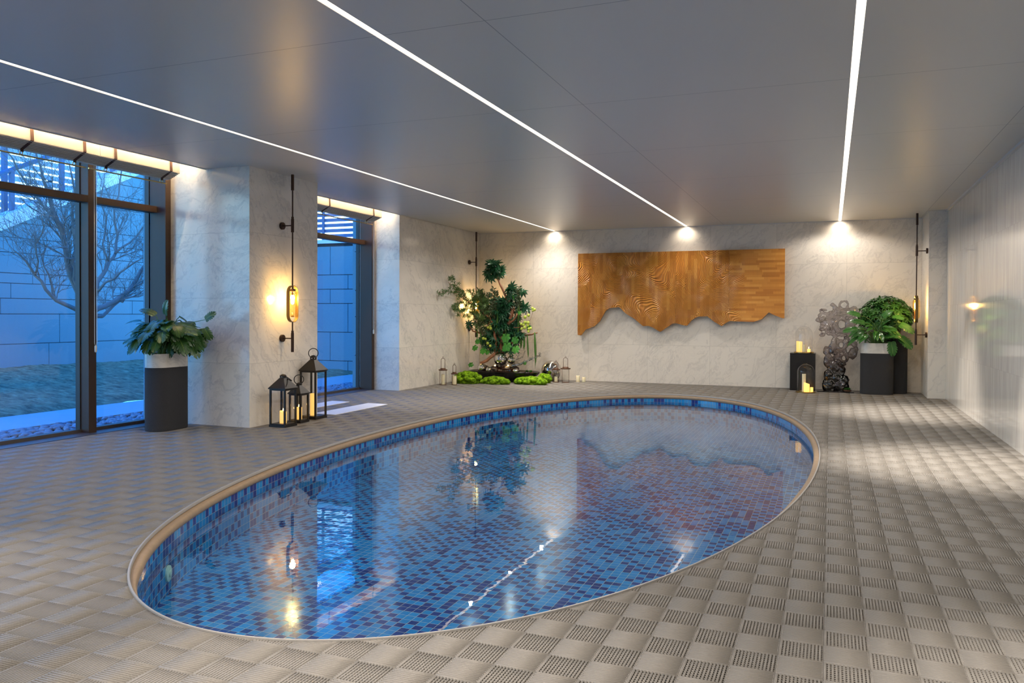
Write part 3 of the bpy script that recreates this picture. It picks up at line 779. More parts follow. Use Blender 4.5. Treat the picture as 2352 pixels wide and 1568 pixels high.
# ================================================================== blinds
def blind(y0, y1, label):
    t = thing('roman_blind', label, 'blind', (-6.45, (y0+y1)/2, 2.60), 'folded blinds over the windows')
    prof = [(-6.38, 3.03), (-6.36, 2.665), (-6.372, 2.660)]
    mb = MB(); a = [(x, y0, z) for x, z in prof]+[(x, y1, z) for x, z in prof]; mb.add(a+[(x-.006, y, z) for x, y, z in a], [(0,3,4,1), (1,4,5,2), (7,10,9,6), (8,11,10,7), (6,9,3,0), (2,5,11,8), (0,1,7,6), (1,2,8,7), (3,9,10,4), (4,10,11,5)])
    mb.build('fabric', 'fabric', t)
    mb = MB()
    for k in range(7):      # the stacked folds, stepping back towards the glass
        f = k/6; x = -6.362-.125*f; z = 2.664-.009*k
        mb.box(x-.16+.10*f, x, y0, y1, z-.0065, z)
    mb.build('folded_stack', 'fabric', t, bevel=.002)
    n = 2
    for q in ((.155, .86) if y1-y0 < 1.2 else (.10, .62 if y1-y0 < 2 else .45, .90)):
        y = y0+(y1-y0)*q
        mb = MB(); mb.add([(-6.373, y, 3.03), (-6.373, y+.030, 3.03), (-6.354, y, 2.668), (-6.354, y+.030, 2.668), (-6.482, y, 2.603), (-6.482, y+.030, 2.603), (-6.482, y, 2.580), (-6.482, y+.030, 2.580)], [(0,1,3,2), (2,3,5,4), (4,5,7,6)])
        so = mb.build('strap', 'strap', t); sm = so.modifiers.new('thick', 'SOLIDIFY'); sm.thickness = .003
        mb = MB(); mb.tube([(-6.49+.018*math.cos(a), y+.015, 2.572+.018*math.sin(a)) for a in np.linspace(0, 2*PI, 16, endpoint=False)], .004, 6, closed=True)
        mb.build('ring', 'brass', so, smooth=True)
    mb = MB(); mb.tube([(-6.49, y0-.02, 2.555), (-6.49, y1-.05, 2.555)], .007, 8); mb.build('rod', 'brass', t, smooth=50)
    return t
blind(3.70, 5.558, 'leftmost cream folded blind with brown straps, cut by the left edge')
blind(5.562, 6.545, 'short cream folded blind between the bronze mullion and marble pier')
blind(8.10, 10.62, 'cream folded blind over the far narrow window')
def pull_chain(p, z0, z1, label):
    t = thing('pull_chain', label, 'pull chain', (p[0], p[1], z0), 'pull chains of the blinds')
    mb = MB(); mb.tube([(p[0], p[1]-.012, z1), (p[0], p[1]-.014, z0+.03), (p[0], p[1]-.006, z0+.008), (p[0], p[1]+.006, z0+.008), (p[0], p[1]+.014, z0+.03), (p[0], p[1]+.012, z1)], .0028, 6)
    cd = mb.build('cord', 'cord', t, smooth=True)
    mb = MB(); mb.lathe([(.004, .01), (.011, 0), (.011, -.05), (.006, -.058)], (p[0], p[1], z0), 12); mb.build('weight', 'cord', cd, smooth=50)
c0 = at_x(220, 795, -6.52); pull_chain(c0, c0.z, 2.62, 'pale loop of blind cord hanging in front of the bronze mullion')
c0 = at_x(876, 770, -6.6); pull_chain((-6.49, 10.60), .95, 2.60, 'thin blind cord hanging beside the far narrow window')

# ================================================================== white panels on the deck
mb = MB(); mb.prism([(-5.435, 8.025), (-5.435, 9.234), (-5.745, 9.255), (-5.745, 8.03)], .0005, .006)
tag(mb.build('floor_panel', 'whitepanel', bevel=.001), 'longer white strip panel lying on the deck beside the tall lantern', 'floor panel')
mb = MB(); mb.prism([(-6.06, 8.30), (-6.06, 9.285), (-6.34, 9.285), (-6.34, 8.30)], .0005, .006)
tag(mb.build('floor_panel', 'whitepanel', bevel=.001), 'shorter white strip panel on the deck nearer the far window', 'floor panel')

# ================================================================== pool fitting
tq = math.radians(229); tt = np.array([tq]); rr_ = prad(tt)
best = None
for i in range(NP_):
    r_ = Vector((wi[i][0], wi[i][1], -.27-CAMZ)); u, v_, w_ = r_.dot(R2), r_.dot(D2), r_.dot(FWD)
    if w_ > 0:
        px, py = 1176+1840.47*u/w_, 747.067+1840.47*v_/w_; e_ = (px-381)**2+(py-1319)**2
        if best is None or e_ < best[0]: best = (e_, i)
i = best[1]; p0 = Vector((wi[i][0], wi[i][1], -.27)); tg = Vector((wi[(i+1) % NP_][0]-wi[i-1][0], wi[(i+1) % NP_][1]-wi[i-1][1], 0)).normalized(); nrm_ = Vector((-tg.y, tg.x, 0))
t = thing('pool_inlet', 'small round pale fitting under water on the left pool wall', 'pool fitting', p0)
mb = MB(); k = 24
for (r, d0) in ((.050, .002), (.050, .012), (.040, .016)):
    pass
ringp = lambda r, d0: [p0+nrm_*d0+tg*(r*math.cos(2*PI*j/k))+Vector((0, 0, r*math.sin(2*PI*j/k))) for j in range(k)]
L = [ringp(.046, .0), ringp(.046, .010), ringp(.036, .014)]; mb.add(sum(L, []), [(a*k+j, a*k+(j+1) % k, (a+1)*k+(j+1) % k, (a+1)*k+j) for a in range(2) for j in range(k)]+[tuple(2*k+j for j in range(k))])
M['inlet'] = simple('pale_plastic', (.45,.60,.52), .4); mb.build('cover', 'inlet', t, smooth=40)
mb = MB(); L = [ringp(.020, .013), ringp(.018, .019)]; mb.add(sum(L, []), [(j, (j+1) % k, k+(j+1) % k, k+j) for j in range(k)]+[tuple(k+j for j in range(k))]); mb.build('nozzle', 'inlet', t, smooth=40)

# ================================================================== wood relief on the back wall
tw = thing('wood_relief', 'wide carved teak relief with a ragged lower edge on the back wall', 'wall relief', (-2.48, 13.97, .8))
xs_seam = (-4.262, -3.388, -2.495, -1.599, -.706)
low_px = [(1328, 769), (1335, 770), (1345, 757), (1366, 749), (1378, 738), (1392, 713), (1402, 707), (1423, 705), (1428, 710), (1438, 720), (1458, 732), (1478, 749), (1490, 748), (1500, 752), (1517, 762), (1530, 753), (1545, 743), (1554, 742), (1567, 746), (1578, 748), (1590, 734), (1603, 727), (1625, 726), (1640, 738), (1658, 749), (1668, 741), (1676, 737), (1700, 738), (1730, 739), (1750, 733), (1766, 717), (1780, 724), (1795, 730), (1803, 731)]
low = [at_y(px, py, 13.97) for px, py in low_px]; low = [(p.x, p.z) for p in low]; low[0] = (xs_seam[0], low[0][1]); low[-1] = (xs_seam[4], low[-1][1])
lx = [p[0] for p in low]; lz = [p[1] for p in low]
for k in range(4):
    a, c = xs_seam[k]+.0015, xs_seam[k+1]-.0015
    qx = np.linspace(a, c, 60); qz = np.interp(qx, lx, lz)
    n = len(qx); mb = MB(); ztop = 2.305
    vs = [(x, 13.945, z) for x, z in zip(qx, qz)]+[(x, 13.945, ztop) for x in qx]+[(x, 13.985, z) for x, z in zip(qx, qz)]+[(x, 13.985, ztop) for x in qx]
    fs = []
    for i in range(n-1):
        fs += [(i, i+1, n+i+1, n+i), (2*n+i+1, 2*n+i, 3*n+i, 3*n+i+1), (i, 2*n+i, 2*n+i+1, i+1), (n+i, n+i+1, 3*n+i+1, 3*n+i)]
    fs += [(0, n, 3*n, 2*n), (n-1, 3*n-1, 4*n-1, 2*n-1)]
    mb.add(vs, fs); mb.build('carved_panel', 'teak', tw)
for z in (1.75, 2.15): mb = MB(); mb.box(-4.0, -.95, 13.985, YB-.001, z, z+.04); mb.build('batten', 'strap', tw)

# ================================================================== wall lamps
def children(o): return [c for c in bpy.data.objects if c.parent == o]
def copy_tree(o, parent=None):
    c = o.copy(); COL.objects.link(c); c.parent = parent
    for ch in children(o): copy_tree(ch, c)
    return c
LG = 'tall pendant-like wall lamps'
lamp = thing('wall_lamp', 'tall bronze wall lamp with glass cylinder on the near marble pier above the lanterns', 'wall lamp', (-5.5, 7.30, .77), LG)
X, Y = -5.5, 7.30
mb = MB(); mb.tube([(X, Y, 1.50), (X, Y, 2.70)], .0085, 10); mb.tube([(X, Y, .98), (X, Y, 1.11)], .0085, 10); mb.build('rod', 'bronze', lamp, smooth=50)
for a, c, r in ((2.55, 2.722, .017), (2.09, 2.235, .017), (2.235, 2.26, .014), (.775, .985, .0165), (.985, 1.01, .014)): mb = MB(); mb.tube([(X, Y, a), (X, Y, c)], r, 14); mb.build('sleeve', 'bronze', lamp, smooth=50)
for z in (2.165, .925):
    mb = MB(); mb.tube([(X, Y, z), (-5.62, Y, z)], .007, 8); mb.tube([(-5.622, Y, z), (-5.648, Y, z)], .040, 24); mb.build('bracket', 'bronze', lamp, smooth=50, bevel=.002)
def stadium(w, h, n=14):
    r = w/2; pts = []
    for k in range(n+1): a = PI*k/n; pts.append((r*math.cos(a), h/2-r+r*math.sin(a)))
    for k in range(n+1): a = PI+PI*k/n; pts.append((r*math.cos(a), -h/2+r+r*math.sin(a)))
    return pts
S1, S2 = stadium(.160, .405), stadium(.152, .397); n = len(S1); zc = 1.305; mb = MB(); vs = []
for S, xo in ((S1, -.020), (S1, .020), (S2, .020), (S2, -.020)): vs += [(X+xo, Y+a, zc+c) for a, c in S]
mb.add(vs, [(a*n+j, a*n+(j+1) % n, ((a+1) % 4)*n+(j+1) % n, ((a+1) % 4)*n+j) for a in range(4) for j in range(n)]); M['antbrass'] = simple('antique_brass', (.22,.15,.06), .35, metal=.9); mb.build('ring', 'antbrass', lamp, smooth=40)
mb = MB(); mb.lathe([(.006, .150), (.038, .146), (.050, .125), (.050, -.105), (.038, -.135), (.006, -.142)], (X, Y, 1.300), 32, cap=False); mb.build('glass_cylinder', 'amber', lamp, smooth=True)
mb = MB(); mb.lathe([(.012, .03), (.034, .026), (.034, .004), (.012, 0)], (X, Y, 1.44), 20); mb.tube([(X, Y, 1.40), (X, Y, 1.50)], .011, 10); sock = mb.build('socket', 'bronze', lamp, smooth=50)
mb = MB(); mb.lathe([(.004, -.075), (.016, -.065), (.020, -.04), (.012, 0), (.010, .03)], (X, Y, 1.375), 16); mb.build('bulb', 'filament', sock, smooth=True)
mb = MB(); mb.lathe([(.005, .0), (.018, .008), (.010, .02), (.004, .05)], (X, Y, 1.158), 14); mb.build('finial', 'antbrass', lamp, smooth=True)
def lamp_light(x, y):
    l = bpy.data.lights.new('bulb_light', 'POINT'); l.energy = 9; l.color = (1.0, .68, .30); l.shadow_soft_size = .03
    o = bpy.data.objects.new('bulb_light', l); COL.objects.link(o); o.location = (x, y, 1.36)
lamp_light(-5.5, 7.30)
l2 = copy_tree(lamp); l2.location = (-6.112, 13.57, .77); l2['label'] = 'tall bronze wall lamp in the corner, half hidden by the leafy arrangement'; lamp_light(-6.112, 13.57)
l3 = copy_tree(lamp); l3.location = (1.179, 13.25, .77); l3.rotation_euler = (0, 0, PI); l3['label'] = 'tall bronze wall lamp seen edge-on beside the round shrub at the right'; lamp_light(1.179, 13.25)

# ================================================================== candles and lanterns
def candle(c, r, h, label, mat='wax_warm', lit=True, slope=0.0, group=None, name='candle'):
    t = thing(name, label, 'candle', c, group)
    mb = MB(); n = 24; vs = []; prof = [(r*.97, 0, 0), (r, .004, 0), (r, h-.004, 1), (r*.95, h, 1), (r*.72, h-.006 if lit else h-.001, 1), (.0005, h-.010 if lit else h-.001, .4)]
    for rr, z, f in prof:
        for j in range(n):
            q = 2*PI*j/n; x = rr*math.cos(q); vs.append((c[0]+x, c[1]+rr*math.sin(q), c[2]+z+f*slope*x/r*r*2))
    k = len(prof); fs = [(i*n+j, i*n+(j+1) % n, (i+1)*n+(j+1) % n, (i+1)*n+j) for i in range(k-1) for j in range(n)]+[tuple(range(n))[::-1], tuple((k-1)*n+j for j in range(n))]
    mb.add(vs, fs); mb.build('wax', mat, t, smooth=40)
    mb = MB(); mb.tube([(c[0], c[1], c[2]+h-.012), (c[0]+.001, c[1], c[2]+h+.012)], .0016, 5); wk = mb.build('wick', 'wick', t)
    if lit:
        mb = MB(); mb.lathe([(.001, 0), (.0045, .006), (.005, .012), (.0025, .022), (.0005, .030)], (c[0], c[1], c[2]+h+.004), 10); mb.build('flame', 'flame', wk, smooth=True)
    return t
def lantern(cx, cy, s, he, hn, hc, hr, up, label, rz=0.0):
    """s side, he eave height, hn neck, hc cap top, hr handle top"""
    t = thing('lantern', label, 'lantern', (cx, cy, 0), 'black house-shaped lanterns')
    h = s/2; pw = .018
    mb = MB(); mb.box(cx-h-.004, cx+h+.004, cy-h-.004, cy+h+.004, 0, .024); mb.box(cx-h+.006, cx+h-.006, cy-h+.006, cy+h-.006, .024, .034); mb.build('base', 'lantern_black', t, bevel=.002)
    for sx in (-1, 1):
        for sy in (-1, 1):
            mb = MB(); a, c = cx+sx*(h-pw/2), cy+sy*(h-pw/2); mb.box(a-pw/2, a+pw/2, c-pw/2, c+pw/2, .024, he-.014); mb.build('post', 'lantern_black', t)
    mb = MB(); e = h+.010; nk = s*.135
    # top frame, pyramid roof, collar
    mb.box(cx-h, cx+h, cy-h, cy-h+pw, he-.014, he); mb.box(cx-h, cx+h, cy+h-pw, cy+h, he-.014, he); mb.box(cx-h, cx-h+pw, cy-h+pw, cy+h-pw, he-.014, he); mb.box(cx+h-pw, cx+h, cy-h+pw, cy+h-pw, he-.014, he)
    he_ = he; he = he+.0004
    v = [(cx-e, cy-e, he), (cx+e, cy-e, he), (cx+e, cy+e, he), (cx-e, cy+e, he), (cx-e, cy-e, he+.010), (cx+e, cy-e, he+.010), (cx+e, cy+e, he+.010), (cx-e, cy+e, he+.010), (cx-nk, cy-nk, hn), (cx+nk, cy-nk, hn), (cx+nk, cy+nk, hn), (cx-nk, cy+nk, hn)]
    mb.add(v, [(3,2,1,0), (0,1,5,4), (1,2,6,5), (2,3,7,6), (3,0,4,7), (4,5,9,8), (5,6,10,9), (6,7,11,10), (7,4,8,11), (8,9,10,11)])
    rf = mb.build('roof', 'lantern_black', t)
    mb = MB(); ck = hc-hn
    for k in range(4):
        a = PI/4+PI/2*k; mb.box(cx+nk*.8*math.cos(a)*1.2-.006, cx+nk*.8*math.cos(a)*1.2+.006, cy+nk*.8*math.sin(a)*1.2-.006, cy+nk*.8*math.sin(a)*1.2+.006, hn-.004, hn+ck*.5)
    mb.lathe([(nk*1.35, ck*.42), (nk*1.35, ck*.55), (nk*.9, ck*.85), (.003, ck)], (cx, cy, hn), 24); mb.lathe([(nk*1.05, 0), (nk*1.05, ck*.16)], (cx, cy, hn), 20)
    mb.build('cap', 'lantern_black', rf, smooth=40)
    mb = MB(); rr = (hr-(hn+ck*.4))/2
    if up:
        pts = [(cx+rr*math.sin(a)*.72, cy+rr*math.sin(a)*.72, hn+ck*.4+rr-rr*math.cos(a)) for a in np.linspace(.35, 2*PI-.35, 24)]
    else:
        rr = s*.20; pts = [(cx+.7*rr*math.sin(a)+.05*(1-math.cos(a)), cy-.7*rr*math.sin(a)*.6+.01, hn+ck*.30-.030*(1-math.cos(a))*.9+.012) for a in np.linspace(.3, 2*PI-.3, 24)]
    mb.tube(pts, .0048, 8); mb.build('handle', 'lantern_black', rf, smooth=True)
    g = h-.006
    for k, (a, b_, c, d) in enumerate(((cx-g, cx+g, cy-g, cy-g+.002), (cx-g, cx+g, cy+g-.002, cy+g), (cx-g, cx-g+.002, cy-g, cy+g), (cx+g-.002, cx+g, cy-g, cy+g))):
        mb = MB(); 
        if k < 2: mb.add([(a, c, .034), (b_, c, .034), (b_, c, he-.014), (a, c, he-.014)], [(0,1,2,3)])
        else: mb.add([(a, c, .034), (a, d, .034), (a, d, he-.014), (a, c, he-.014)], [(0,1,2,3)])
        mb.build('glass_pane', 'clear', t)
    return t
lantern(-5.405, 7.015, .20, .400, .515, .556, .6, False, 'medium black lantern with its ring lying down, leftmost of the three by the pier')
lantern(-5.448, 7.345, .155, .315, .408, .440, .523, True, 'smallest black lantern, between the two larger ones')
lantern(-5.505, 7.69, .215, .545, .672, .725, .800, True, 'tallest black lantern with an upright ring, nearest the far window')
candle((-5.405, 7.015, .034), .036, .125, 'glowing candle inside the leftmost medium black lantern', 'wax_warm', slope=-.10)
candle((-5.448, 7.345, .034), .034, .130, 'glowing candle inside the smallest black lantern', 'wax_warm')
candle((-5.505, 7.69, .034), .036, .250, 'tall ivory candle inside the tallest black lantern', 'wax_warm', lit=False)

def wire_lantern(c, r, hcol, htop, label, cr, ch, clab, dish=False):
    t = thing('wire_lantern', label, 'lantern', c, 'small copper wire lanterns')
    x, y, z = c
    mb = MB(); mb.lathe([(r, 0), (r, .008), (r*.9, .010)], c, 24); mb.build('base', 'rust', t, smooth=50)
    for k in range(2):
        a = .5+PI*k; mb = MB(); mb.tube([(x+r*.92*math.cos(a), y+r*.92*math.sin(a), z+.004), (x+r*.92*math.cos(a), y+r*.92*math.sin(a), z+hcol)], .0035, 6); mb.build('post', 'rust', t)
    mb = MB(); mb.lathe([(r*.80, .01), (r*.80, hcol-.002)], c, 28, cap=False); mb.build('glass_cylinder', 'clear', t, smooth=True)
    mb = MB(); mb.lathe([(r*1.0, 0), (r*1.3, .002), (r*1.3, .020), (r*.85, .022), (r*.75, .040), (.004, .040)], (x, y, z+hcol), 28); mb.build('collar', 'rust', t, smooth=40)
    mb = MB(); w = r*.62; hh = htop-hcol-.045; z0 = z+hcol+.038
    pts = [(x-w, y, z0), (x-w, y, z0+hh*.72-w*.4)]+[(x-w*math.cos(a), y, z0+hh*.72-w*.4+w*.9*math.sin(a)) for a in np.linspace(0.15, PI-.15, 9)]+[(x+w, y, z0+hh*.72-w*.4), (x+w, y, z0)]
    mb.tube(pts, .004, 6); zt = z0+hh*.72-w*.4+w*.9
    mb.tube([(x+.011*math.sin(a), y, zt+.014-.014*math.cos(a)) for a in np.linspace(0, 2*PI, 14, endpoint=False)], .0028, 6, closed=True)
    mb.build('handle', 'rust', t, smooth=True)
    if cr: candle((x, y, z+.010), cr, ch, clab, 'wax_cold', lit=False)
wire_lantern((-6.09, 12.17, 0), .058, .245, .50, 'taller copper wire lantern at the foot of the left wall', .030, .170, 'pale candle inside the taller wire lantern by the left wall')
wire_lantern((-5.92, 12.26, 0), .044, .180, .38, 'shorter copper wire lantern beside the leftmost moss mound', .036, .145, 'thick pale candle inside the shorter wire lantern by the moss')
wire_lantern((-4.52, 13.50, 0), .056, .215, .39, 'shorter copper wire lantern in front of the big steel ball', .030, .09, 'pale candle inside the wire lantern before the steel ball')
wire_lantern((-4.35, 13.52, 0), .068, .235, .48, 'taller copper wire lantern right of the steel ball', 0, 0, '')
candle((-4.175, 13.70, 0), .034, .115, 'taller ivory pillar candle standing on the floor below the wood relief', 'wax_cold', lit=False)
candle((-4.09, 13.78, 0), .030, .085, 'shorter ivory pillar candle standing on the floor below the wood relief', 'wax_cold', lit=False)

# ================================================================== leaves
def leaf_grid(rows, cols, outline_w, curl=.15, droop=.35, L=1.0):
    v, uv, f = [], [], []
    for i in range(rows+1):
        t = i/rows; w = outline_w(t)
        for j in range(-cols, cols+1):
            u = j/cols; v.append((u*w, t*L, -droop*t*t*L+curl*abs(u)*w)); uv.append((u, t))
    n = 2*cols+1
    for i in range(rows):
        for j in range(2*cols): f.append((i*n+j, i*n+j+1, (i+1)*n+j+1, (i+1)*n+j))
    return np.array(v), np.array(uv), f
def lf_lance(w=.14, droop=.25): return leaf_grid(5, 1, lambda t: w*math.sin(PI*min(1, t*.97+.03))**.8+.004, .25, droop)
def lf_broad(w=.22, droop=.4): return leaf_grid(7, 2, lambda t: w*math.sin(PI*(t*.96+.04)**.8)**.9+.003, .3, droop)
def lf_monstera():
    """heart-shaped blade, whole along the midrib, cut into broad lobes at the margin"""
    v, uv, f = [], [], []
    def w(t): return .50*(math.sin(PI*min(1, t*.86+.14))**.62)*(1-.22*t)
    def inner(t): return .56*w(t)
    def zz(x, y): return -.30*max(0, y)**2+abs(x)*.28-.55*x*x
    K, N = 5, 15; t_ = [i/N*.985 for i in range(N+1)]
    for t in t_:
        for u in (-1, -.5, 0, .5, 1):
            x = u*inner(t); y = t+(.10*abs(u)-(.16*abs(u) if t < .12 else 0)); v.append((x, y, zz(x, y))); uv.append((u*.56, t))
    for i in range(N):
        for j in range(4): f.append((i*5+j, i*5+j+1, (i+1)*5+j+1, (i+1)*5+j))
    for sgn in (-1, 1):
        for k in range(K):
            a, c = k*N//K, (k+1)*N//K; o = len(v); S = 3
            for q in range(S+1):
                qq = q/S
                for m_ in range(4):
                    t = t_[a]+(t_[c]-t_[a])*m_/3; g = (m_/3-.5)*(-.16*(qq**.7) if k < K-1 else -.05*qq)*.2
                    x = inner(t)+(w(t)*(1-.07*abs(m_-1.5)*qq)-inner(t))*qq; y = t+.10+(.13*qq)+g-(.16*(1+.8*qq) if t < .12 else 0)
                    y -= (m_/3-.5)*.055*qq if k < K-1 else 0
                    v.append((sgn*x, y, zz(x, y))); uv.append((sgn*(.56+.44*qq), t))
            for q in range(S):
                for m_ in range(3):
                    r = (o+q*4+m_, o+(q+1)*4+m_, o+(q+1)*4+m_+1, o+q*4+m_+1); f.append(r if sgn > 0 else r[::-1])
    return np.array(v), np.array(uv), f
def lf_palmate(n=8, w=.11, spread=300, droop=.45, base=.12):
    V_, U_, F_ = [], [], []; o = 0
    for k in range(n):
        a = math.radians(-spread/2+spread*k/(n-1)); Lk = 1.0-.25*abs(k-(n-1)/2)/(n/2)
        v, uv, f = leaf_grid(4, 1, lambda t: w*math.sin(PI*min(1, t*.93+.05))**.85*Lk, .15, droop, Lk)
        ca, sa = math.cos(a), math.sin(a); x = v[:, 0]*ca+v[:, 1]*sa; y = -v[:, 0]*sa+v[:, 1]*ca
        V_.append(np.stack([x, y, v[:, 2]], 1)); U_.append(uv); F_ += [tuple(i+o for i in q) for q in f]; o += len(v)
    return np.concatenate(V_), np.concatenate(U_), F_
def lf_maple(): return lf_palmate(5, .13, 230, .15)
def lf_lobed():
    v, uv, f = [(0, .28, 0)], [(0, .3)], []; n = 40
    for k in range(n):
        a = -PI/2+.18+(2*PI-.36)*k/(n-1); r = .48*(1+.13*math.cos(7*(a+PI/2)))*(.88+.12*math.sin(a))
        v.append((r*math.cos(a), .28+r*math.sin(a)*1.1, -.20*r+.02*math.cos(9*a))); uv.append((math.cos(a), .5+.5*math.sin(a)))
    for k in range(1, n): f.append((0, k, k+1))
    return np.array(v), np.array(uv), f
class Leaves(MB):
    def __init__(s): super().__init__(); s.uv = []
    def put(s, lf, p, d, n, scale, sx=1.0):
        v, uv, f = lf; d = Vector(d).normalized(); n = Vector(n); n = (n-d*n.dot(d)); n = n.normalized() if n.length > 1e-4 else d.orthogonal().normalized(); x = d.cross(n)
        Mx = np.array([x, d, n]); w = (v*np.array([scale*sx, scale, scale]))@Mx+np.array(p)
        o = len(s.v); s.v += [tuple(q) for q in w]; s.f += [tuple(i+o for i in q) for q in f]; s.uv += [tuple(q) for q in uv]; return s
def stem_curve(p0, p1, bow=.3, n=6):
    p0, p1 = Vector(p0), Vector(p1); pts = []
    for i in range(n+1):
        t = i/n; h = Vector((p0.x+(p1.x-p0.x)*t**1.5, p0.y+(p1.y-p0.y)*t**1.5, p0.z+(p1.z-p0.z)*(1-(1-t)**(1+bow*2)))); pts.append(h)
    return pts
def stad(cx, cy, L, r, axis, n=16):
    pts = []
    for k in range(n+1): a = -PI/2+PI*k/n; pts.append((L+r*math.cos(a), r*math.sin(a)))
    for k in range(n+1): a = PI/2+PI*k/n; pts.append((-L+r*math.cos(a), r*math.sin(a)))
    return [(cx+x, cy+y) if axis == 0 else (cx-y, cy+x) for x, y in pts]
def scale_poly(p, c, k): return [(c[0]+(x-c[0])*k, c[1]+(y-c[1])*k) for x, y in p]
def oval_planter(cx, cy, axis, L, r, H, zb, label, name='potted_plant'):
    t = thing(name, label, 'planter', (cx, cy, 0), 'tall lava-stone planters')
    A = stad(cx, cy, L, r, axis)
    mb = MB(); mb.prism(A, 0, zb) if zb else None; mb.build('stone_body', 'ashstone', t, smooth=40, bevel=.006)
    if zb < H:
        A2 = stad(cx, cy, L, r+.001, axis); A3 = stad(cx, cy, L, r-.018, axis); n = len(A2); mb = MB()
        vs = [(x, y, zb) for x, y in A2]+[(x, y, H) for x, y in A2]+[(x, y, H) for x, y in A3]+[(x, y, H-.05) for x, y in A3]
        mb.add(vs, [(a*n+j, a*n+(j+1) % n, (a+1)*n+(j+1) % n, (a+1)*n+j) for a in range(3) for j in range(n)]); mb.build('marble_band', 'potmarble', t, smooth=40)
    mb = MB(); mb.prism(stad(cx, cy, L, r-.020, axis), H-.06 if zb < H else H, H-.035 if zb < H else H+.006); mb.build('soil', 'soil', t)
    return t
R_ = random.Random(77)
# --- planter with monstera by the window
pcx, pcy = -6.372, 6.372
t = oval_planter(pcx, pcy, 1, .102, .133, .785, .645, 'tall oval stone planter with a split-leaf monstera between window and pier', 'potted_monstera')
lv = Leaves(); stm = MB(); MON = lf_monstera()
feat = [((478, 728), .085, (.75, -.1, .55), (.2, -.9, .3)), ((474, 762), .090, (.55, -.1, -.8), (.2, -.9, .3)), ((345, 716), .11, (-.6, -.3, .45), (0, -.5, 1)), ((378, 712), .10, (.15, -.3, .6), (.1, -.7, .7)),
        ((310, 736), .10, (-.8, -.4, .1), (0, -.3, 1)), ((308, 758), .10, (-.8, -.4, -.1), (0, -.3, 1)), ((306, 782), .10, (-.7, -.5, -.2), (0, -.4, 1)), ((318, 792), .09, (-.5, -.4, -.6), (-.2, -.7, .6)),
        ((392, 798), .095, (.1, -.5, -.9), (.2, -.9, .2)), ((420, 792), .11, (.4, -.4, -.9), (.2, -.9, .3)), ((440, 790), .10, (.5, -.3, -.9), (.3, -.9, .3)), ((455, 778), .10, (.6, -.2, -.7), (.3, -.8, .4))]
def cam_plane(px, py, dep):
    r = ray(px, py); return Vector((0, 0, CAMZ))+r*dep
dep0 = Vector((pcx, pcy, .9-CAMZ)).dot(FWD)
for (px, py), sc, d, n in feat:
    p = cam_plane(px, py, dep0-.10+R_.uniform(-.06, .06)); p -= Vector(d).normalized()*sc*.5
    lv.put(MON, p, d, n, sc*1.25); b0 = (pcx+R_.uniform(-.04, .04), pcy+R_.uniform(-.08, .08), .74); stm.tube(stem_curve(b0, p), [.006-.0005*i for i in range(7)], 5, cap=False)
for k in range(105):
    # a flattened dome of leaves leaning over the rim
    th = R_.uniform(0, 2*PI); el = R_.uniform(-.15, 1.25); rad = R_.uniform(.62, 1.0)
    ox = .27*rad*math.cos(th)*math.cos(el); oy = .36*rad*math.sin(th)*math.cos(el); oz = .05+.24*rad*math.sin(el)+.06
    p = Vector((pcx+.05+ox, pcy-.02+oy, .83+oz))
    if p.x > -5.92 and p.y > 6.55: continue
    p.y = min(p.y, 6.60); p.x = max(p.x, -6.62)
    out = Vector((ox, oy, .10+R_.uniform(-.22, .05)-.12*rad)).normalized(); sc = R_.uniform(.13, .18)
    nrm_ = Vector((ox*.6, oy*.6-.25, .8)); 
    if p.y+out.y*sc > 6.66: out.y = -abs(out.y)*.2
    lv.put(MON, p, out, nrm_, sc)
    b0 = (pcx+R_.uniform(-.05, .05), pcy+R_.uniform(-.10, .10), .74); stm.tube(stem_curve(b0, p), .0042, 5, cap=False)
lv.build('foliage', 'monstera', t, smooth=True); stm.build('stems', 'stem', t, smooth=True)

# --- planter with broad leaves at the right
qx, qy = .668, 13.40+.133
t = oval_planter(qx, qy, 0, .102, .133, .785, .628, 'tall oval stone planter with arching broad leaves at the right wall', 'potted_plant')
lv = Leaves(); stm = MB(); BR = lf_broad(.25, .45)
for k in range(64):
    th = R_.uniform(0, 2*PI); a = R_.uniform(0, 1); lean = R_.uniform(.25, 1.0)
    ln = Vector((math.cos(th)*.40*lean-.03, math.sin(th)*.24*lean-.04, 0)); hgt = .25-.16*lean*lean+R_.uniform(-.05, .04)
    b0 = Vector((qx+ln.x*.22, qy+ln.y*.22, .75)); p = Vector((qx+ln.x*.75, qy+ln.y*.75, .80+hgt))
    p.y = min(p.y, 13.74)
    stm.tube(stem_curve(b0, p, .5), [.0055-.0005*i for i in range(7)], 5, cap=False)
    d = Vector((ln.x*2.0, ln.y*1.2-.08, .42-lean*.75)); n_ = Vector((ln.x*.4, -.55, .8)); lv.put(BR, p, d, n_, R_.uniform(.13, .19), R_.uniform(.8, 1.1))
lv.build('broad_foliage', 'peacelily', t, smooth=True)
lv = Leaves()
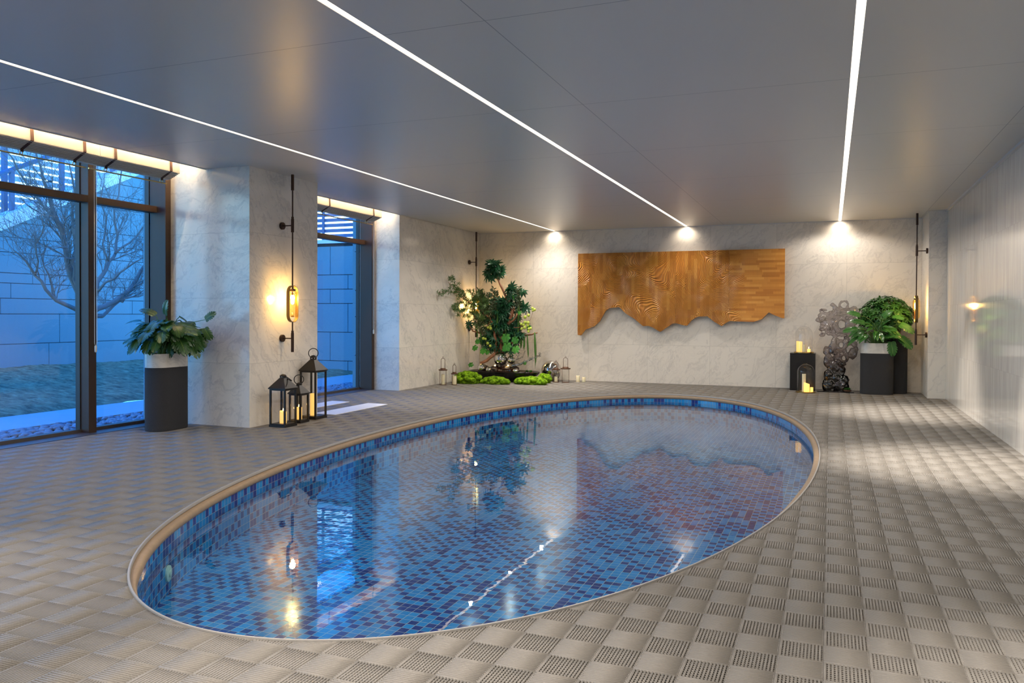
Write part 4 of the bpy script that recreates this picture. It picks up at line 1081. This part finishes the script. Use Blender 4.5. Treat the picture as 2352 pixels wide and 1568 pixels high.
for (px, py), d, n, sc in [((2036, 756), (.5, -.3, .1), (0, -.6, .8), .11), ((2068, 745), (.7, -.3, -.3), (.1, -.7, .7), .17), ((2040, 770), (.6, -.3, .05), (0, -.6, .8), .13), ((2030, 775), (.4, -.3, .2), (0, -.6, .8), .12),
    ((2047, 785), (.15, -.3, -.9), (.1, -.9, .25), .16), ((2068, 776), (.7, -.2, -.5), (.1, -.8, .5), .17), ((2028, 727), (.5, -.2, .5), (0, -.7, .6), .12), ((2050, 728), (.8, -.2, .05), (0, -.5, .8), .12), ((1985, 742), (-.6, -.2, .25), (-.1, -.6, .8), .15), ((1975, 725), (-.7, -.2, .4), (-.1, -.6, .8), .14), ((1968, 755), (-.8, -.2, .0), (-.1, -.6, .8), .15)]:
    p = cam_plane(px, py, Vector((qx, qy-.18, -.2)).dot(FWD)); lv.put(MON, p, d, n, sc*1.1); stm.tube(stem_curve((qx+.05, qy, .75), p, .5), .0045, 5, cap=False)
lv.build('split_foliage', 'peacelily', t, smooth=True); stm.build('stems', 'stem', t, smooth=True)

# --- round shrub in the dark planter behind
sx_, sy2 = .93, 13.80
t = thing('potted_shrub', 'round dense small-leaved shrub in a plain dark planter behind the oval one', 'planter', (sx_, sy2, 0))
mb = MB(); mb.prism(stad(sx_, sy2, .06, .125, 0), 0, .86); mb.build('stone_body', 'ashstone', t, smooth=40, bevel=.006)
mb = MB(); mb.prism(stad(sx_, sy2, .06, .110, 0), .86, .868); mb.build('soil', 'soil', t)
lv = Leaves(); stm = MB(); LN = lf_lance(.17, .25); scx, scz = .80, 1.19
for k in range(430):
    th = R_.uniform(0, 2*PI); cz = R_.uniform(-.55, 1); s_ = math.sqrt(1-cz*cz); rad = R_.uniform(.80, 1.03) if k % 4 else R_.uniform(.4, .8)
    nrm_ = Vector((math.cos(th)*s_, math.sin(th)*s_, cz)); p = Vector((scx+.39*rad*nrm_.x, 13.74+.24*rad*nrm_.y, scz+.31*rad*nrm_.z))
    if p.y > 13.99: continue
    if p.x > 1.27: continue
    tip = (nrm_+Vector((0, 0, .55))).normalized(); base_r = R_.uniform(0, 6)
    for j in range(7):
        a = base_r+2*PI*j/7; u = tip.orthogonal().normalized(); w_ = tip.cross(u); d = u*math.cos(a)+w_*math.sin(a)+tip*R_.uniform(.1, .7)
        lv.put(LN, p, d, tip, R_.uniform(.055, .085))
    if k % 5 == 0: stm.tube([Vector((sx_+R_.uniform(-.08, .08), sy2-.02, .86)), (p+Vector((sx_, sy2, .95)))/2, p], [.008, .005, .0025], 5, cap=False)
lv.build('foliage', 'shrubleaf', t, smooth=True); stm.build('stems', 'bark', t)

# ================================================================== plinth, glass bells
t = thing('plinth', 'black square plinth carrying the upper glass bell at the back wall', 'plinth', (-.41, 13.81, 0))
mb = MB(); mb.box(-.600, -.218, 13.63, 14.0, 0, .585); mb.build('body', 'plinth', t, bevel=.003)
mb = MB(); mb.box(-.603, -.215, 13.627, 14.003, .585, .598); mb.build('top', 'plinth', t, bevel=.002)
def cloche(c, R, H, label):
    t = thing('glass_cloche', label, 'glass bell', c, 'glass bells over candles')
    mb = MB(); mb.lathe([(R*1.10, 0), (R*1.16, .004), (R*1.16, .016), (R*1.10, .020), (R*1.02, .020), (R*1.0, .012), (.003, .012)], c, 40); mb.build('brass_tray', 'brass', t, smooth=40)
    prof = [(R*.99, .014), (R*.99, H-R*1.05)]+[(R*.99*math.cos(a), H-R*1.05+R*1.02*math.sin(a)) for a in np.linspace(.1, PI/2-.02, 10)]
    mb = MB(); mb.lathe(prof, c, 40, cap=False); mb.build('glass_dome', 'clear', t, smooth=True)
    return t
cloche((-.395, 13.80, .598), .132, .44, 'clear glass bell with brass tray standing on the black plinth')
candle((-.465, 13.77, .610), .046, .175, 'widest glowing candle on the plinth, leftmost under the upper glass bell', 'wax_warm', lit=False, slope=-.04)
candle((-.392, 13.74, .610), .032, .125, 'middle grey-ivory candle under the upper glass bell', 'wax_cold', lit=False)
candle((-.320, 13.77, .610), .024, .055, 'smallest glowing candle under the upper glass bell', 'wax_bright')
cloche((-.352, 13.33, 0), .128, .455, 'clear glass bell with brass tray on the floor before the plinth')
candle((-.378, 13.37, .012), .030, .275, 'tall thin ivory candle under the floor-standing glass bell', 'wax_cold', lit=False)
candle((-.335, 13.29, .012), .042, .135, 'glowing slanted candle in the middle under the floor-standing glass bell', 'wax_bright', lit=False, slope=-.16)
candle((-.262, 13.30, .012), .022, .075, 'smallest glowing candle, rightmost under the floor-standing glass bell', 'wax_bright', lit=False)

# ================================================================== smoky resin sculpture
def remesh(name, mb, mat, parent, vox=.012, smooth_it=6, noise=0.0, nscale=.1, seed=0):
    o = mb.build(name, mat, parent, smooth=True)
    r = o.modifiers.new('remesh', 'REMESH'); r.mode = 'VOXEL'; r.voxel_size = vox; r.use_smooth_shade = True
    if noise:
        tx = bpy.data.textures.new(name, 'CLOUDS'); tx.noise_scale = nscale; tx.noise_depth = 2
        d = o.modifiers.new('disp', 'DISPLACE'); d.texture = tx; d.strength = noise; d.texture_coords = 'GLOBAL'
    s = o.modifiers.new('smooth', 'SMOOTH'); s.iterations = smooth_it; s.factor = .5
    return o
SY = 13.62
t = thing('resin_sculpture', 'twisted smoky resin sculpture, black at its foot, on a black base plate', 'sculpture', (.085, SY+.03, 0))
mb = MB(); mb.box(-.186, .350, SY-.10, SY+.16, 0, .016); mb.build('base_plate', 'plinth', t, bevel=.002)
def S(px, py): return at_y(px, py, SY)
mb = MB()
def blob(px, py, rx, rz, ry=.05, dy=0.0):
    p = S(px, py); mb.ball((p.x, SY+dy, p.z), 1.0, 18, (rx, ry, rz))
def loop(px, py, rx, rz, r, tilt=0.0, dy=0.0, n=20):
    p = S(px, py); mb.tube([(p.x+rx*math.cos(a), SY+dy+tilt*math.sin(a)*rx, p.z+rz*math.sin(a)) for a in np.linspace(0, 2*PI, n, endpoint=False)], r, 10, closed=True)
# foot
blob(1905, 885, .11, .14, .10); blob(1932, 887, .12, .12, .09); blob(1918, 870, .12, .10, .08, .01); blob(1903, 862, .07, .10, .06, -.03); blob(1940, 872, .07, .08, .06, -.02)
blob(1915, 845, .095, .12, .06); blob(1930, 850, .08, .10, .05, .02); blob(1902, 828, .07, .13, .05, -.01); blob(1900, 806, .06, .08, .05, .02)
# waist and its loops
loop(1932, 768+24, .055, .065, .030, .3); loop(1938, 822, .050, .060, .026, -.3); loop(1953, 803, .085, .10, .030, .4, .02); blob(1958, 812, .07, .09, .04, .02)
blob(1915, 790, .045, .12, .045, -.02); blob(1922, 812, .05, .09, .04, .02); blob(1918, 770, .035, .07, .03); blob(1945, 778, .05, .05, .03, .02); blob(1962, 790, .05, .05, .03)
# crown with the large hole and the drawn-out wings round it
loop(1933, 745, .098, .105, .046, .2)
blob(1896, 726, .120, .070, .030, -.02); blob(1884, 734, .070, .050, .028, .01); blob(1896, 752, .095, .055, .030, .01); blob(1907, 765, .075, .035, .030)
blob(1905, 740, .090, .085, .045, .02); blob(1915, 722, .075, .075, .040); blob(1926, 716, .070, .070, .045, -.02); blob(1918, 706, .040, .045, .030); blob(1912, 700, .034, .030, .028)
loop(1938, 700, .062, .062, .017, .3); blob(1938, 716, .080, .050, .040); blob(1950, 722, .090, .085, .040, .02); blob(1958, 738, .075, .080, .040); blob(1958, 755, .065, .060, .045); blob(1945, 764, .080, .035, .040); blob(1920, 768, .070, .040, .040)
loop(1960, 716, .075, .070, .018, -.3, .02)
R_ = random.Random(9)
for k in range(90):
    px, py = (R_.uniform(1886, 1966), R_.uniform(708, 770)) if k < 62 else (R_.uniform(1906, 1944), R_.uniform(772, 835))
    if math.hypot(px-1933, (py-745)*.9) < 13 or math.hypot(px-1932, py-792) < 9 or math.hypot(px-1938, py-822) < 8: continue
    blob(px, py, R_.uniform(.022, .050), R_.uniform(.018, .040), R_.uniform(.015, .03), R_.uniform(-.06, .05))
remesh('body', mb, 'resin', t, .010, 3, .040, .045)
# the membranes of the drawn bubbles
def succulent(c, r, label, potmat='rust', leaf='peacelily', nm='succulent_bowl'):
    t = thing(nm, label, 'plant bowl', c, 'little succulent bowls')
    mb = MB(); mb.lathe([(r*.6, 0), (r*.95, .012), (r, .030), (r*.9, .032), (r*.85, .022), (.002, .022)], c, 24); mb.build('bowl', potmat, t, smooth=50)
    lv = Leaves(); L5 = lf_lance(.22, -.2); rr = random.Random(int(c[0]*1000))
    for k in range(5):
        a0 = rr.uniform(0, 6); p = Vector((c[0]+rr.uniform(-.6, .6)*r, c[1]+rr.uniform(-.5, .5)*r, c[2]+.028))
        for j in range(9):
            a = a0+2*PI*j/9; lv.put(L5, p, (math.cos(a), math.sin(a), rr.uniform(.3, 1.2)), (0, 0, 1), rr.uniform(.03, .05))
    lv.build('rosettes', leaf, t, smooth=True); return t
succulent((.255, 13.535, .016), .060, 'little copper bowl of succulents on the sculpture base plate')

# ================================================================== corner arrangement
TX, TY, TZ = -5.46, 13.34, .178
t = thing('display_bowl', 'wide shallow black boat-shaped bowl standing in the corner among moss', 'bowl', (TX, TY, 0))
mb = MB(); mb.lathe([(.36, 0), (.52, .05), (.64, .12), (.685, TZ), (.675, TZ+.006), (.655, TZ), (.60, TZ-.020), (.002, TZ-.024)], (TX, TY, 0), 64, 1.0, .52); mb.build('body', 'tray', t, smooth=50)
mb = MB(); mb.lathe([(.30, 0), (.34, .012)], (TX, TY, 0), 40, 1.0, .52); mb.build('foot', 'tray', t)
TF = TZ-.022
def T_(px, py, dy=0.0):
    p = at_y(px, py, TY+dy)
    return at_x(px, py, -6.17) if p.x < -6.17 else p
ar = thing('planted_driftwood', 'tall driftwood tree arrangement with mixed green foliage in the black bowl', 'plant arrangement', (TX, TY, TF))
mb = MB(); R_ = random.Random(31)
def limb(pl, r0, r1, dys=None, m_=None):
    n = len(pl); pts = [T_(px, py, (dys[i] if dys else 0)) for i, (px, py) in enumerate(pl)]; rr = [r0+(r1-r0)*i/(n-1) for i in range(n)]
    P2, q2 = [pts[0]], [rr[0]]
    for i in range(1, n):
        P2 += [(pts[i-1]+pts[i])/2+Vector((R_.gauss(0, .008), R_.gauss(0, .012), R_.gauss(0, .006))), pts[i]]; q2 += [(rr[i-1]+rr[i])/2*R_.uniform(.9, 1.15), rr[i]]
    (m_ or mb).tube(P2, q2, 8)
base_pt = (1150, 858)
limb([(1148, 857), (1146, 838), (1150, 815), (1152, 790), (1160, 765), (1172, 735), (1178, 712), (1168, 692), (1158, 672), (1148, 652), (1138, 625)], .060, .012)
limb([(1146, 835), (1138, 808), (1140, 785), (1136, 760)], .035, .018, [0, -.02, -.05, -.08])
limb([(1103, 834), (1118, 828), (1134, 815), (1146, 803)], .026, .034, [-.16, -.12, -.06, 0])
limb([(1150, 810), (1135, 785), (1122, 765), (1100, 764), (1086, 760), (1078, 748)], .03, .010, [0, .02, 0, -.03, -.06, -.08])
limb([(1152, 800), (1172, 790), (1190, 778), (1206, 770), (1222, 768), (1234, 764)], .028, .011, [0, 0, -.02, -.04, -.05, -.06])
limb([(1168, 745), (1180, 735), (1188, 720)], .020, .016, [-.08, -.10, -.12])
limb([(1155, 790), (1140, 755), (1125, 730), (1105, 712), (1088, 698), (1070, 688)], .022, .005, [0, -.02, -.04, -.08, -.12, -.15])
limb([(1172, 735), (1185, 700), (1190, 680)], .016, .008)
limb([(1180, 752), (1192, 752), (1204, 748)], .008, .004, [-.1, -.12, -.12])
mb.build('driftwood', 'bark', ar, smooth=True)
PALM = lf_palmate(7, .165, 290, .4); PALM2 = lf_palmate(7, .15, 270, .5)
tips = MB()
def cluster(lvv, shape, px, py, rad, n, sc, dy=0.0, up=.4, depth=.6):
    c = T_(px, py, dy)
    for k in range(n):
        v = Vector((R_.gauss(0, 1), R_.gauss(0, 1), R_.gauss(0, 1))).normalized(); r = rad*R_.uniform(.35, 1.0)
        p = c+Vector((v.x*r, v.y*r*depth, v.z*r)); 
        if p.x < -6.18: p.x = -6.18
        if p.y > 13.98: p.y = 13.98
        d = (v+Vector((0, -.2, R_.uniform(-.4, up)))).normalized(); nn = Vector((v.x*.3, -.75, .6+R_.uniform(-.3, .3)))
        lvv.put(shape, p, d, nn, sc*R_.uniform(.85, 1.3))
lv = Leaves()
for a in ((1135, 612, .11, 13, .10), (1128, 628, .10, 8, .10), (1148, 622, .07, 6, .09), (1172, 665, .07, 6, .085), (1178, 675, .08, 6, .09), (1160, 697, .10, 10, .09), (1150, 715, .12, 12, .09), (1150, 745, .14, 14, .09), (1170, 760, .12, 10, .09), (1130, 765, .12, 10, .085), (1205, 706, .05, 3, .11), (1200, 668, .05, 3, .09), (1186, 755, .08, 7, .09), (1140, 785, .10, 9, .085), (1190, 700, .07, 6, .08), (1110, 740, .08, 6, .08), (1145, 765, .12, 12, .09, .06), (1150, 800, .12, 10, .09, .06), (1078, 745, .03, 3, .085)):
    cluster(lv, PALM if R_.random() < .6 else PALM2, a[0], a[1], a[2]*1.1, int(a[3]*2.3), a[4], a[5] if len(a) > 5 else R_.uniform(-.08, .03))
for k in range(150):     # dark inner filling of the crown
    px, py = R_.gauss(1155, 22), R_.gauss(740, 34)
    if not (1108 < px < 1200 and 672 < py < 800): continue
    cluster(lv, PALM2, px, py, .05, 2, .075, R_.uniform(-.04, .12))
for k in range(60):
    px, py = R_.uniform(1100, 1200), R_.uniform(765, 812)
    if abs(px-1150) > 50-(py-765)*.45: continue
    cluster(lv, PALM2, px, py, .05, 2, .085, R_.uniform(-.12, .10))
lv.build('palmate_leaves', 'fatsia', ar, smooth=True)
# airy maple sprays to the left
lv = Leaves(); MP = lf_maple(); br = MB()
sprays = [[(1090, 712), (1075, 690), (1062, 672), (1050, 660), (1040, 645), (1036, 632)], [(1080, 698), (1060, 680), (1040, 672), (1020, 670), (1006, 672)], [(1078, 706), (1062, 712), (1050, 712), (1042, 704)], [(1085, 715), (1070, 725), (1052, 722)], [(1062, 672), (1048, 668), (1030, 648)], [(1095, 705), (1085, 680), (1078, 662)], [(1072, 700), (1056, 694), (1046, 700), (1043, 715)]]
for pl in sprays:
    pts = [T_(px, py, -.10-.02*i) for i, (px, py) in enumerate(pl)]; br.tube(pts, [.004-.0005*i for i in range(len(pts))], 5, cap=False)
    for i in range(len(pts)-1):
        for j in range(12):
            p = pts[i].lerp(pts[i+1], R_.random())+Vector((R_.gauss(0, .022), R_.gauss(0, .035), R_.gauss(0, .022))); lv.put(MP, p, (R_.gauss(-.2, .8), R_.gauss(-.2, .5), R_.gauss(0, .7)), (R_.gauss(0, .4), -1, R_.gauss(.4, .4)), R_.uniform(.035, .055))
for (px, py, n) in ((1100, 685, 40), (1085, 700, 30), (1112, 700, 34), (1100, 720, 26), (1096, 745, 18)):
    c = T_(px, py, -.10)
    for k in range(int(n*2.2)): lv.put(MP, c+Vector((R_.gauss(0, .07), R_.gauss(0, .05), R_.gauss(0, .07))), (R_.gauss(0, .8), R_.gauss(-.2, .5), R_.gauss(0, .7)), (R_.gauss(0, .4), -1, R_.gauss(.4, .4)), R_.uniform(.035, .05))
lv.build('maple_sprays', 'mapleleaf', ar, smooth=True); br.build('thin_branches', 'bark', ar)
# fine upright olive-like twigs in the middle
lv = Leaves(); LO = lf_lance(.11, .15); br = MB()
for (px, py, ex, ey) in ((1112, 720, 1104, 662), (1120, 715, 1120, 672), (1128, 715, 1136, 664), (1118, 735, 1100, 700), (1130, 725, 1144, 690), (1125, 745, 1112, 700), (1135, 740, 1128, 690), (1108, 745, 1090, 715), (1110, 770, 1096, 735), (1120, 760, 1118, 720), (1140, 735, 1138, 680), (1190, 735, 1194, 690), (1188, 705, 1192, 660), (1140, 700, 1138, 668), (1116, 700, 1108, 664)):
    for q in range(2):
        d0 = R_.uniform(-.12, .04); a, c = T_(px+R_.uniform(-4, 4), py, d0), T_(ex+R_.uniform(-6, 6), ey+R_.uniform(-4, 6), d0-.03); m_ = (a+c)/2+Vector((R_.gauss(0, .015), 0, .01)); br.tube([a, m_, c], [.004, .003, .0015], 4, cap=False)
        for j in range(44):
            s_ = R_.random(); p = a.lerp(c, s_); sd = R_.choice((-1, 1)); lv.put(LO, p, (sd*R_.uniform(.4, 1), R_.uniform(-.6, .3), R_.uniform(.1, .9)), (0, -1, .5), R_.uniform(.05, .075))
lv.build('fine_leaves', 'oliveleaf', ar, smooth=True); br.build('fine_twigs', 'redstem', ar)
# big lobed leaves, lower front
lv = Leaves(); LB = lf_lobed(); br = MB()
for (px, py, sc, d, dy) in ((1162, 775, .15, (0, -.3, -1), -.20), (1164, 795, .15, (.1, -.3, -1), -.24), (1182, 782, .12, (.2, -.2, -1), -.20), (1183, 803, .13, (.3, -.4, -.8), -.24), (1098, 787, .09, (-.2, -.3, -.9), -.14), (1094, 802, .10, (-.5, -.3, -.7), -.16), (1112, 808, .11, (-.4, -.4, -.9), -.16), (1120, 812, .08, (0, -.4, -.9), -.12), (1210, 762, .10, (.6, -.3, .2), -.1), (1158, 806, .07, (0, -.4, -.9), -.24), (1205, 838, .06, (.1, -.2, -1), -.2), (1086, 843, .09, (-.6, -.3, -.3), -.02), (1178, 694, .08, (.2, -.6, .4), -.2), (1193, 722, .07, (.3, -.4, -.9), -.22)):
    p = T_(px, py-8, dy); lv.put(LB, p, d, (0, -1, .45), sc*1.25); py > 835 or br.tube([p+Vector((-.02, .03, .09)), p+Vector((-.006, .01, .05)), p], .003, 4, cap=False)
lv.build('lobed_leaves', 'brightleaf', ar, smooth=True); br.build('leaf_stalks', 'stem', ar)
# hanging amaranth tassels
for pl, r in (([(1228, 763), (1229, 790), (1230, 815), (1230, 830), (1229, 846)], .020), ([(1211, 768), (1212, 790), (1213, 812), (1213, 826)], .014), ([(1204, 772), (1204, 790), (1203, 806)], .020), ([(1197, 774), (1197, 790), (1196, 802)], .020), ([(1190, 706), (1191, 735), (1190, 765), (1190, 782)], .014), ([(1142, 712), (1143, 730), (1141, 752), (1141, 765)], .016), ([(1104, 755), (1105, 780), (1106, 806)], .014), ([(1096, 750), (1096, 770), (1095, 782)], .012)):
    mb = MB(); pts = [T_(px, py, -.10) for px, py in pl]; n = len(pts); P2 = []; q2 = []
    for i in range(n*3-2):
        s_ = i/3; k = min(int(s_), n-2); f = s_-k; P2.append(pts[k].lerp(pts[k+1], f)); tt_ = i/(n*3-3); q2.append(r*(.55+.45*math.sin(PI*min(1, tt_*1.2)))*(1 if tt_ < .7 else max(.12, (1-tt_)/.3))*R_.uniform(.85, 1.15))
    mb.tube(P2, q2, 7)
    # fuzzy surface
    for i in range(len(P2)-1):
        for j in range(7):
            a = R_.uniform(0, 2*PI); c = P2[i].lerp(P2[i+1], R_.random()); mb.ball((c.x+q2[i]*.85*math.cos(a), c.y+q2[i]*.85*math.sin(a), c.z), max(.002, q2[i]*.28), 5, nz=3)
    mb.build('tassel', 'catkin', ar, smooth=True)
# green fruit
for (px, py, r) in ((1223, 708, 3.3), (1228, 711, 3.3), (1224, 713, 3.0), (1214, 724, 3.6), (1206, 728, 4.0), (1197, 744, 3.6), (1206, 740, 4.0), (1213, 741, 4.0), (1203, 746, 3.6), (1212, 747, 3.4), (1205, 752, 4.2), (1215, 755, 3.4), (1219, 754, 3.4), (1214, 761, 3.2), (1198, 755, 3.3), (1126, 748, 3.0), (1127, 754, 3.6), (1121, 752, 2.8), (1110, 777, 3.4), (1115, 778, 2.9), (1120, 788, 3.4), (1126, 794, 3.2)):
    c = T_(px, py, -.16); rr = r*.0075; mb = MB(); mb.ball(c, rr, 12, (1, 1, 1.08)); o = mb.build('fruit', 'fruit', ar, smooth=True)
mb = MB(); mb.tube([T_(1190, 760, -.1), T_(1206, 745, -.14), T_(1218, 735, -.16), T_(1226, 709, -.16)], .003, 5); mb.tube([T_(1195, 755, -.1), T_(1212, 752, -.15), T_(1219, 742, -.16)], .003, 5); mb.tube([T_(1140, 770, -.05), T_(1127, 752, -.15)], .003, 5); mb.tube([T_(1140, 800, -.05), T_(1122, 790, -.14), T_(1112, 776, -.16)], .003, 5); mb.build('fruit_stalks', 'redstem', ar)

# --- glass and resin heap with steel balls on the bowl
t = thing('glass_lump', 'brown smoky glass lump in the black bowl under the steel balls', 'sculpture', (TX, TY-.1, TF))
mb = MB(); R_ = random.Random(14)
for k in range(46):
    px = R_.gauss(1150, 22); py = 858-abs(R_.gauss(0, 11)); px = min(max(px, 1108), 1196); py = min(852, max(826, py)); r = R_.uniform(.03, .07); c = T_(px, py, -.12+R_.uniform(-.05, .12)); mb.ball((c.x, c.y, max(c.z, TF+r*.55)), r, 10, (1.2, .9, .75))
remesh('lump', mb, 'smoke', t, .012, 3, .02, .07)
t = thing('glass_branch', 'clear blown-glass branch with bubbles sweeping right over the bowl', 'sculpture', T_(1178, 842, -.24))
mb = MB(); pts = [T_(px, py, -.24) for px, py in ((1160, 842), (1178, 840), (1195, 836), (1210, 829), (1222, 824), (1232, 820), (1240, 815))]; mb.tube(pts, [.020, .026, .020, .014, .012, .014, .012], 8)
mb.tube([T_(1178, 840, -.22), T_(1186, 826, -.2), T_(1192, 814, -.2), T_(1190, 806, -.2)], [.016, .014, .012, .008], 8); mb.tube([T_(1186, 826, -.2), T_(1200, 820, -.18), T_(1206, 806, -.18)], [.010, .009, .008], 8)
R_ = random.Random(8)
for k in range(70):
    s_ = R_.random(); i = min(int(s_*6), 5); c = pts[i].lerp(pts[i+1], R_.random()); r = R_.uniform(.006, .016)*(1.3-s_*.6); mb.ball((c.x+R_.gauss(0, .02), c.y+R_.gauss(0, .02), c.z+R_.gauss(.006, .016)), r, 8)
for k in range(40): c = T_(R_.gauss(1188, 9), R_.gauss(822, 9), -.2); mb.ball(c, R_.uniform(.006, .014), 8)
M['bubbleglass'] = simple('bubbly_glass', (.75,.74,.72), .03, spec=1.0, Transmission_Weight=.0, Metallic=0.0)
b = NB('bubbly_glass2'); f0 = schlick(b, .16); lw = b.n('LayerWeight', i_Blend=.35).outputs['Facing']
M['bubbleglass'] = b.end(b.n('MixShader', i_0=f0, i_1=b.n('BsdfTransparent', i_Color=b.mix(lw, (.93,.92,.90), (.35,.34,.33))).outputs[0], i_2=b.n('BsdfGlossy', i_Roughness=.02).outputs[0]))
mb.build('glass', 'bubbleglass', t, smooth=True)
mb = MB(); mb.ball(T_(1240, 812, -.24), .022, 14); mb.ball(T_(1232, 817, -.24), .016, 12); mb.build('end_bubbles', 'bubbleglass', t, smooth=True)
for px, py, r, dy, nm in ((1150, 824, .125, -.10, 'largest polished steel ball in the black bowl, under the foliage'), (1175, 826, .078, -.08, 'second largest polished steel ball in the bowl, right of the largest'), (1106, 846, .080, -.22, 'polished steel ball at the left end of the bowl'), (1122, 849, .053, -.26, 'small polished steel ball between the left one and the resin lump'), (1184, 850, .050, -.26, 'small polished steel ball in the front right of the bowl'), (1113, 826, .070, .05, 'polished steel ball half hidden behind the leaning driftwood at the left')):
    c = T_(px, py, dy); z = c.z if r > .07 and py < 830 else TF+r+.002
    mb = MB(); mb.ball((c.x, c.y, z), r, 40); tag(mb.build('steel_ball', 'chrome', smooth=True), nm, 'steel ball', 'polished steel balls')
for px, py, nm in ((1137, 839, 'tiny warm fairy light on the resin lump, left one'), (1167, 839, 'tiny warm fairy light on the resin lump, right one')):
    t = thing('fairy_light', nm, 'light', T_(px, py, -.25)); c = T_(px, py, -.25)
    mb = MB(); mb.ball(c, .012, 10); mb.build('bulb', 'flame', t, smooth=True); mb = MB(); mb.tube([c, c+Vector((0, .02, -.05)), c+Vector((.01, .05, -.09))], .002, 4); mb.build('wire', 'rust', t)
c = T_(1209, 855, -.14); succulent((c.x, c.y, TF), .042, 'left of two tiny succulent bowls at the right end of the black bowl', 'tray', 'monstera')
c = T_(1219, 855, -.14); succulent((c.x+.008, c.y, TF), .048, 'right of two tiny succulent bowls at the right end of the black bowl', 'rust')
# big steel ball on the floor
mb = MB(); mb.ball((-4.69, 13.74, .188), .185, 56); tag(mb.build('steel_ball', 'chrome', smooth=True), 'big polished steel ball standing on the floor beside the wire lanterns', 'steel ball', 'polished steel balls')
# moss mounds
def moss(cx, cy, rx, ry, h, label, seed, n=60):
    R = random.Random(seed); mb = MB(); mb.ball((cx, cy, 0.0), 1.0, 20, (rx*.86, ry*.86, h*.80), nz=12)
    for k in range(n):
        a = R.uniform(0, 2*PI); rr = math.sqrt(R.random())*.92; x = cx+rx*rr*math.cos(a); y = cy+ry*rr*math.sin(a); z = h*.82*math.sqrt(max(0, 1-rr*rr)); r = R.uniform(.028, .058)
        mb.ball((x, y, max(z-r*.15, r*.45)), r, 12, (1.15, 1.15, .85), nz=7)
    mb.v = [(x, y, max(z, .001)) for x, y, z in mb.v]
    tag(mb.build('moss_mound', 'moss', smooth=True), label, 'moss', 'moss mounds around the bowl')
moss(-5.86, 12.66, .26, .20, .225, 'leftmost and tallest moss mound, beside the short wire lantern', 1, 75)
moss(-5.36, 12.72, .26, .13, .125, 'middle moss mound in front of the black bowl', 2, 64)
moss(-4.78, 12.92, .31, .15, .130, 'right-hand moss mound in front of the big steel ball', 3, 72)
moss(-4.66, 13.28, .13, .09, .17, 'moss mound nestled right behind the right-hand front one', 4, 32)
moss(-5.03, 13.05, .08, .07, .06, 'smallest low moss tuft between the two front mounds', 5, 10)
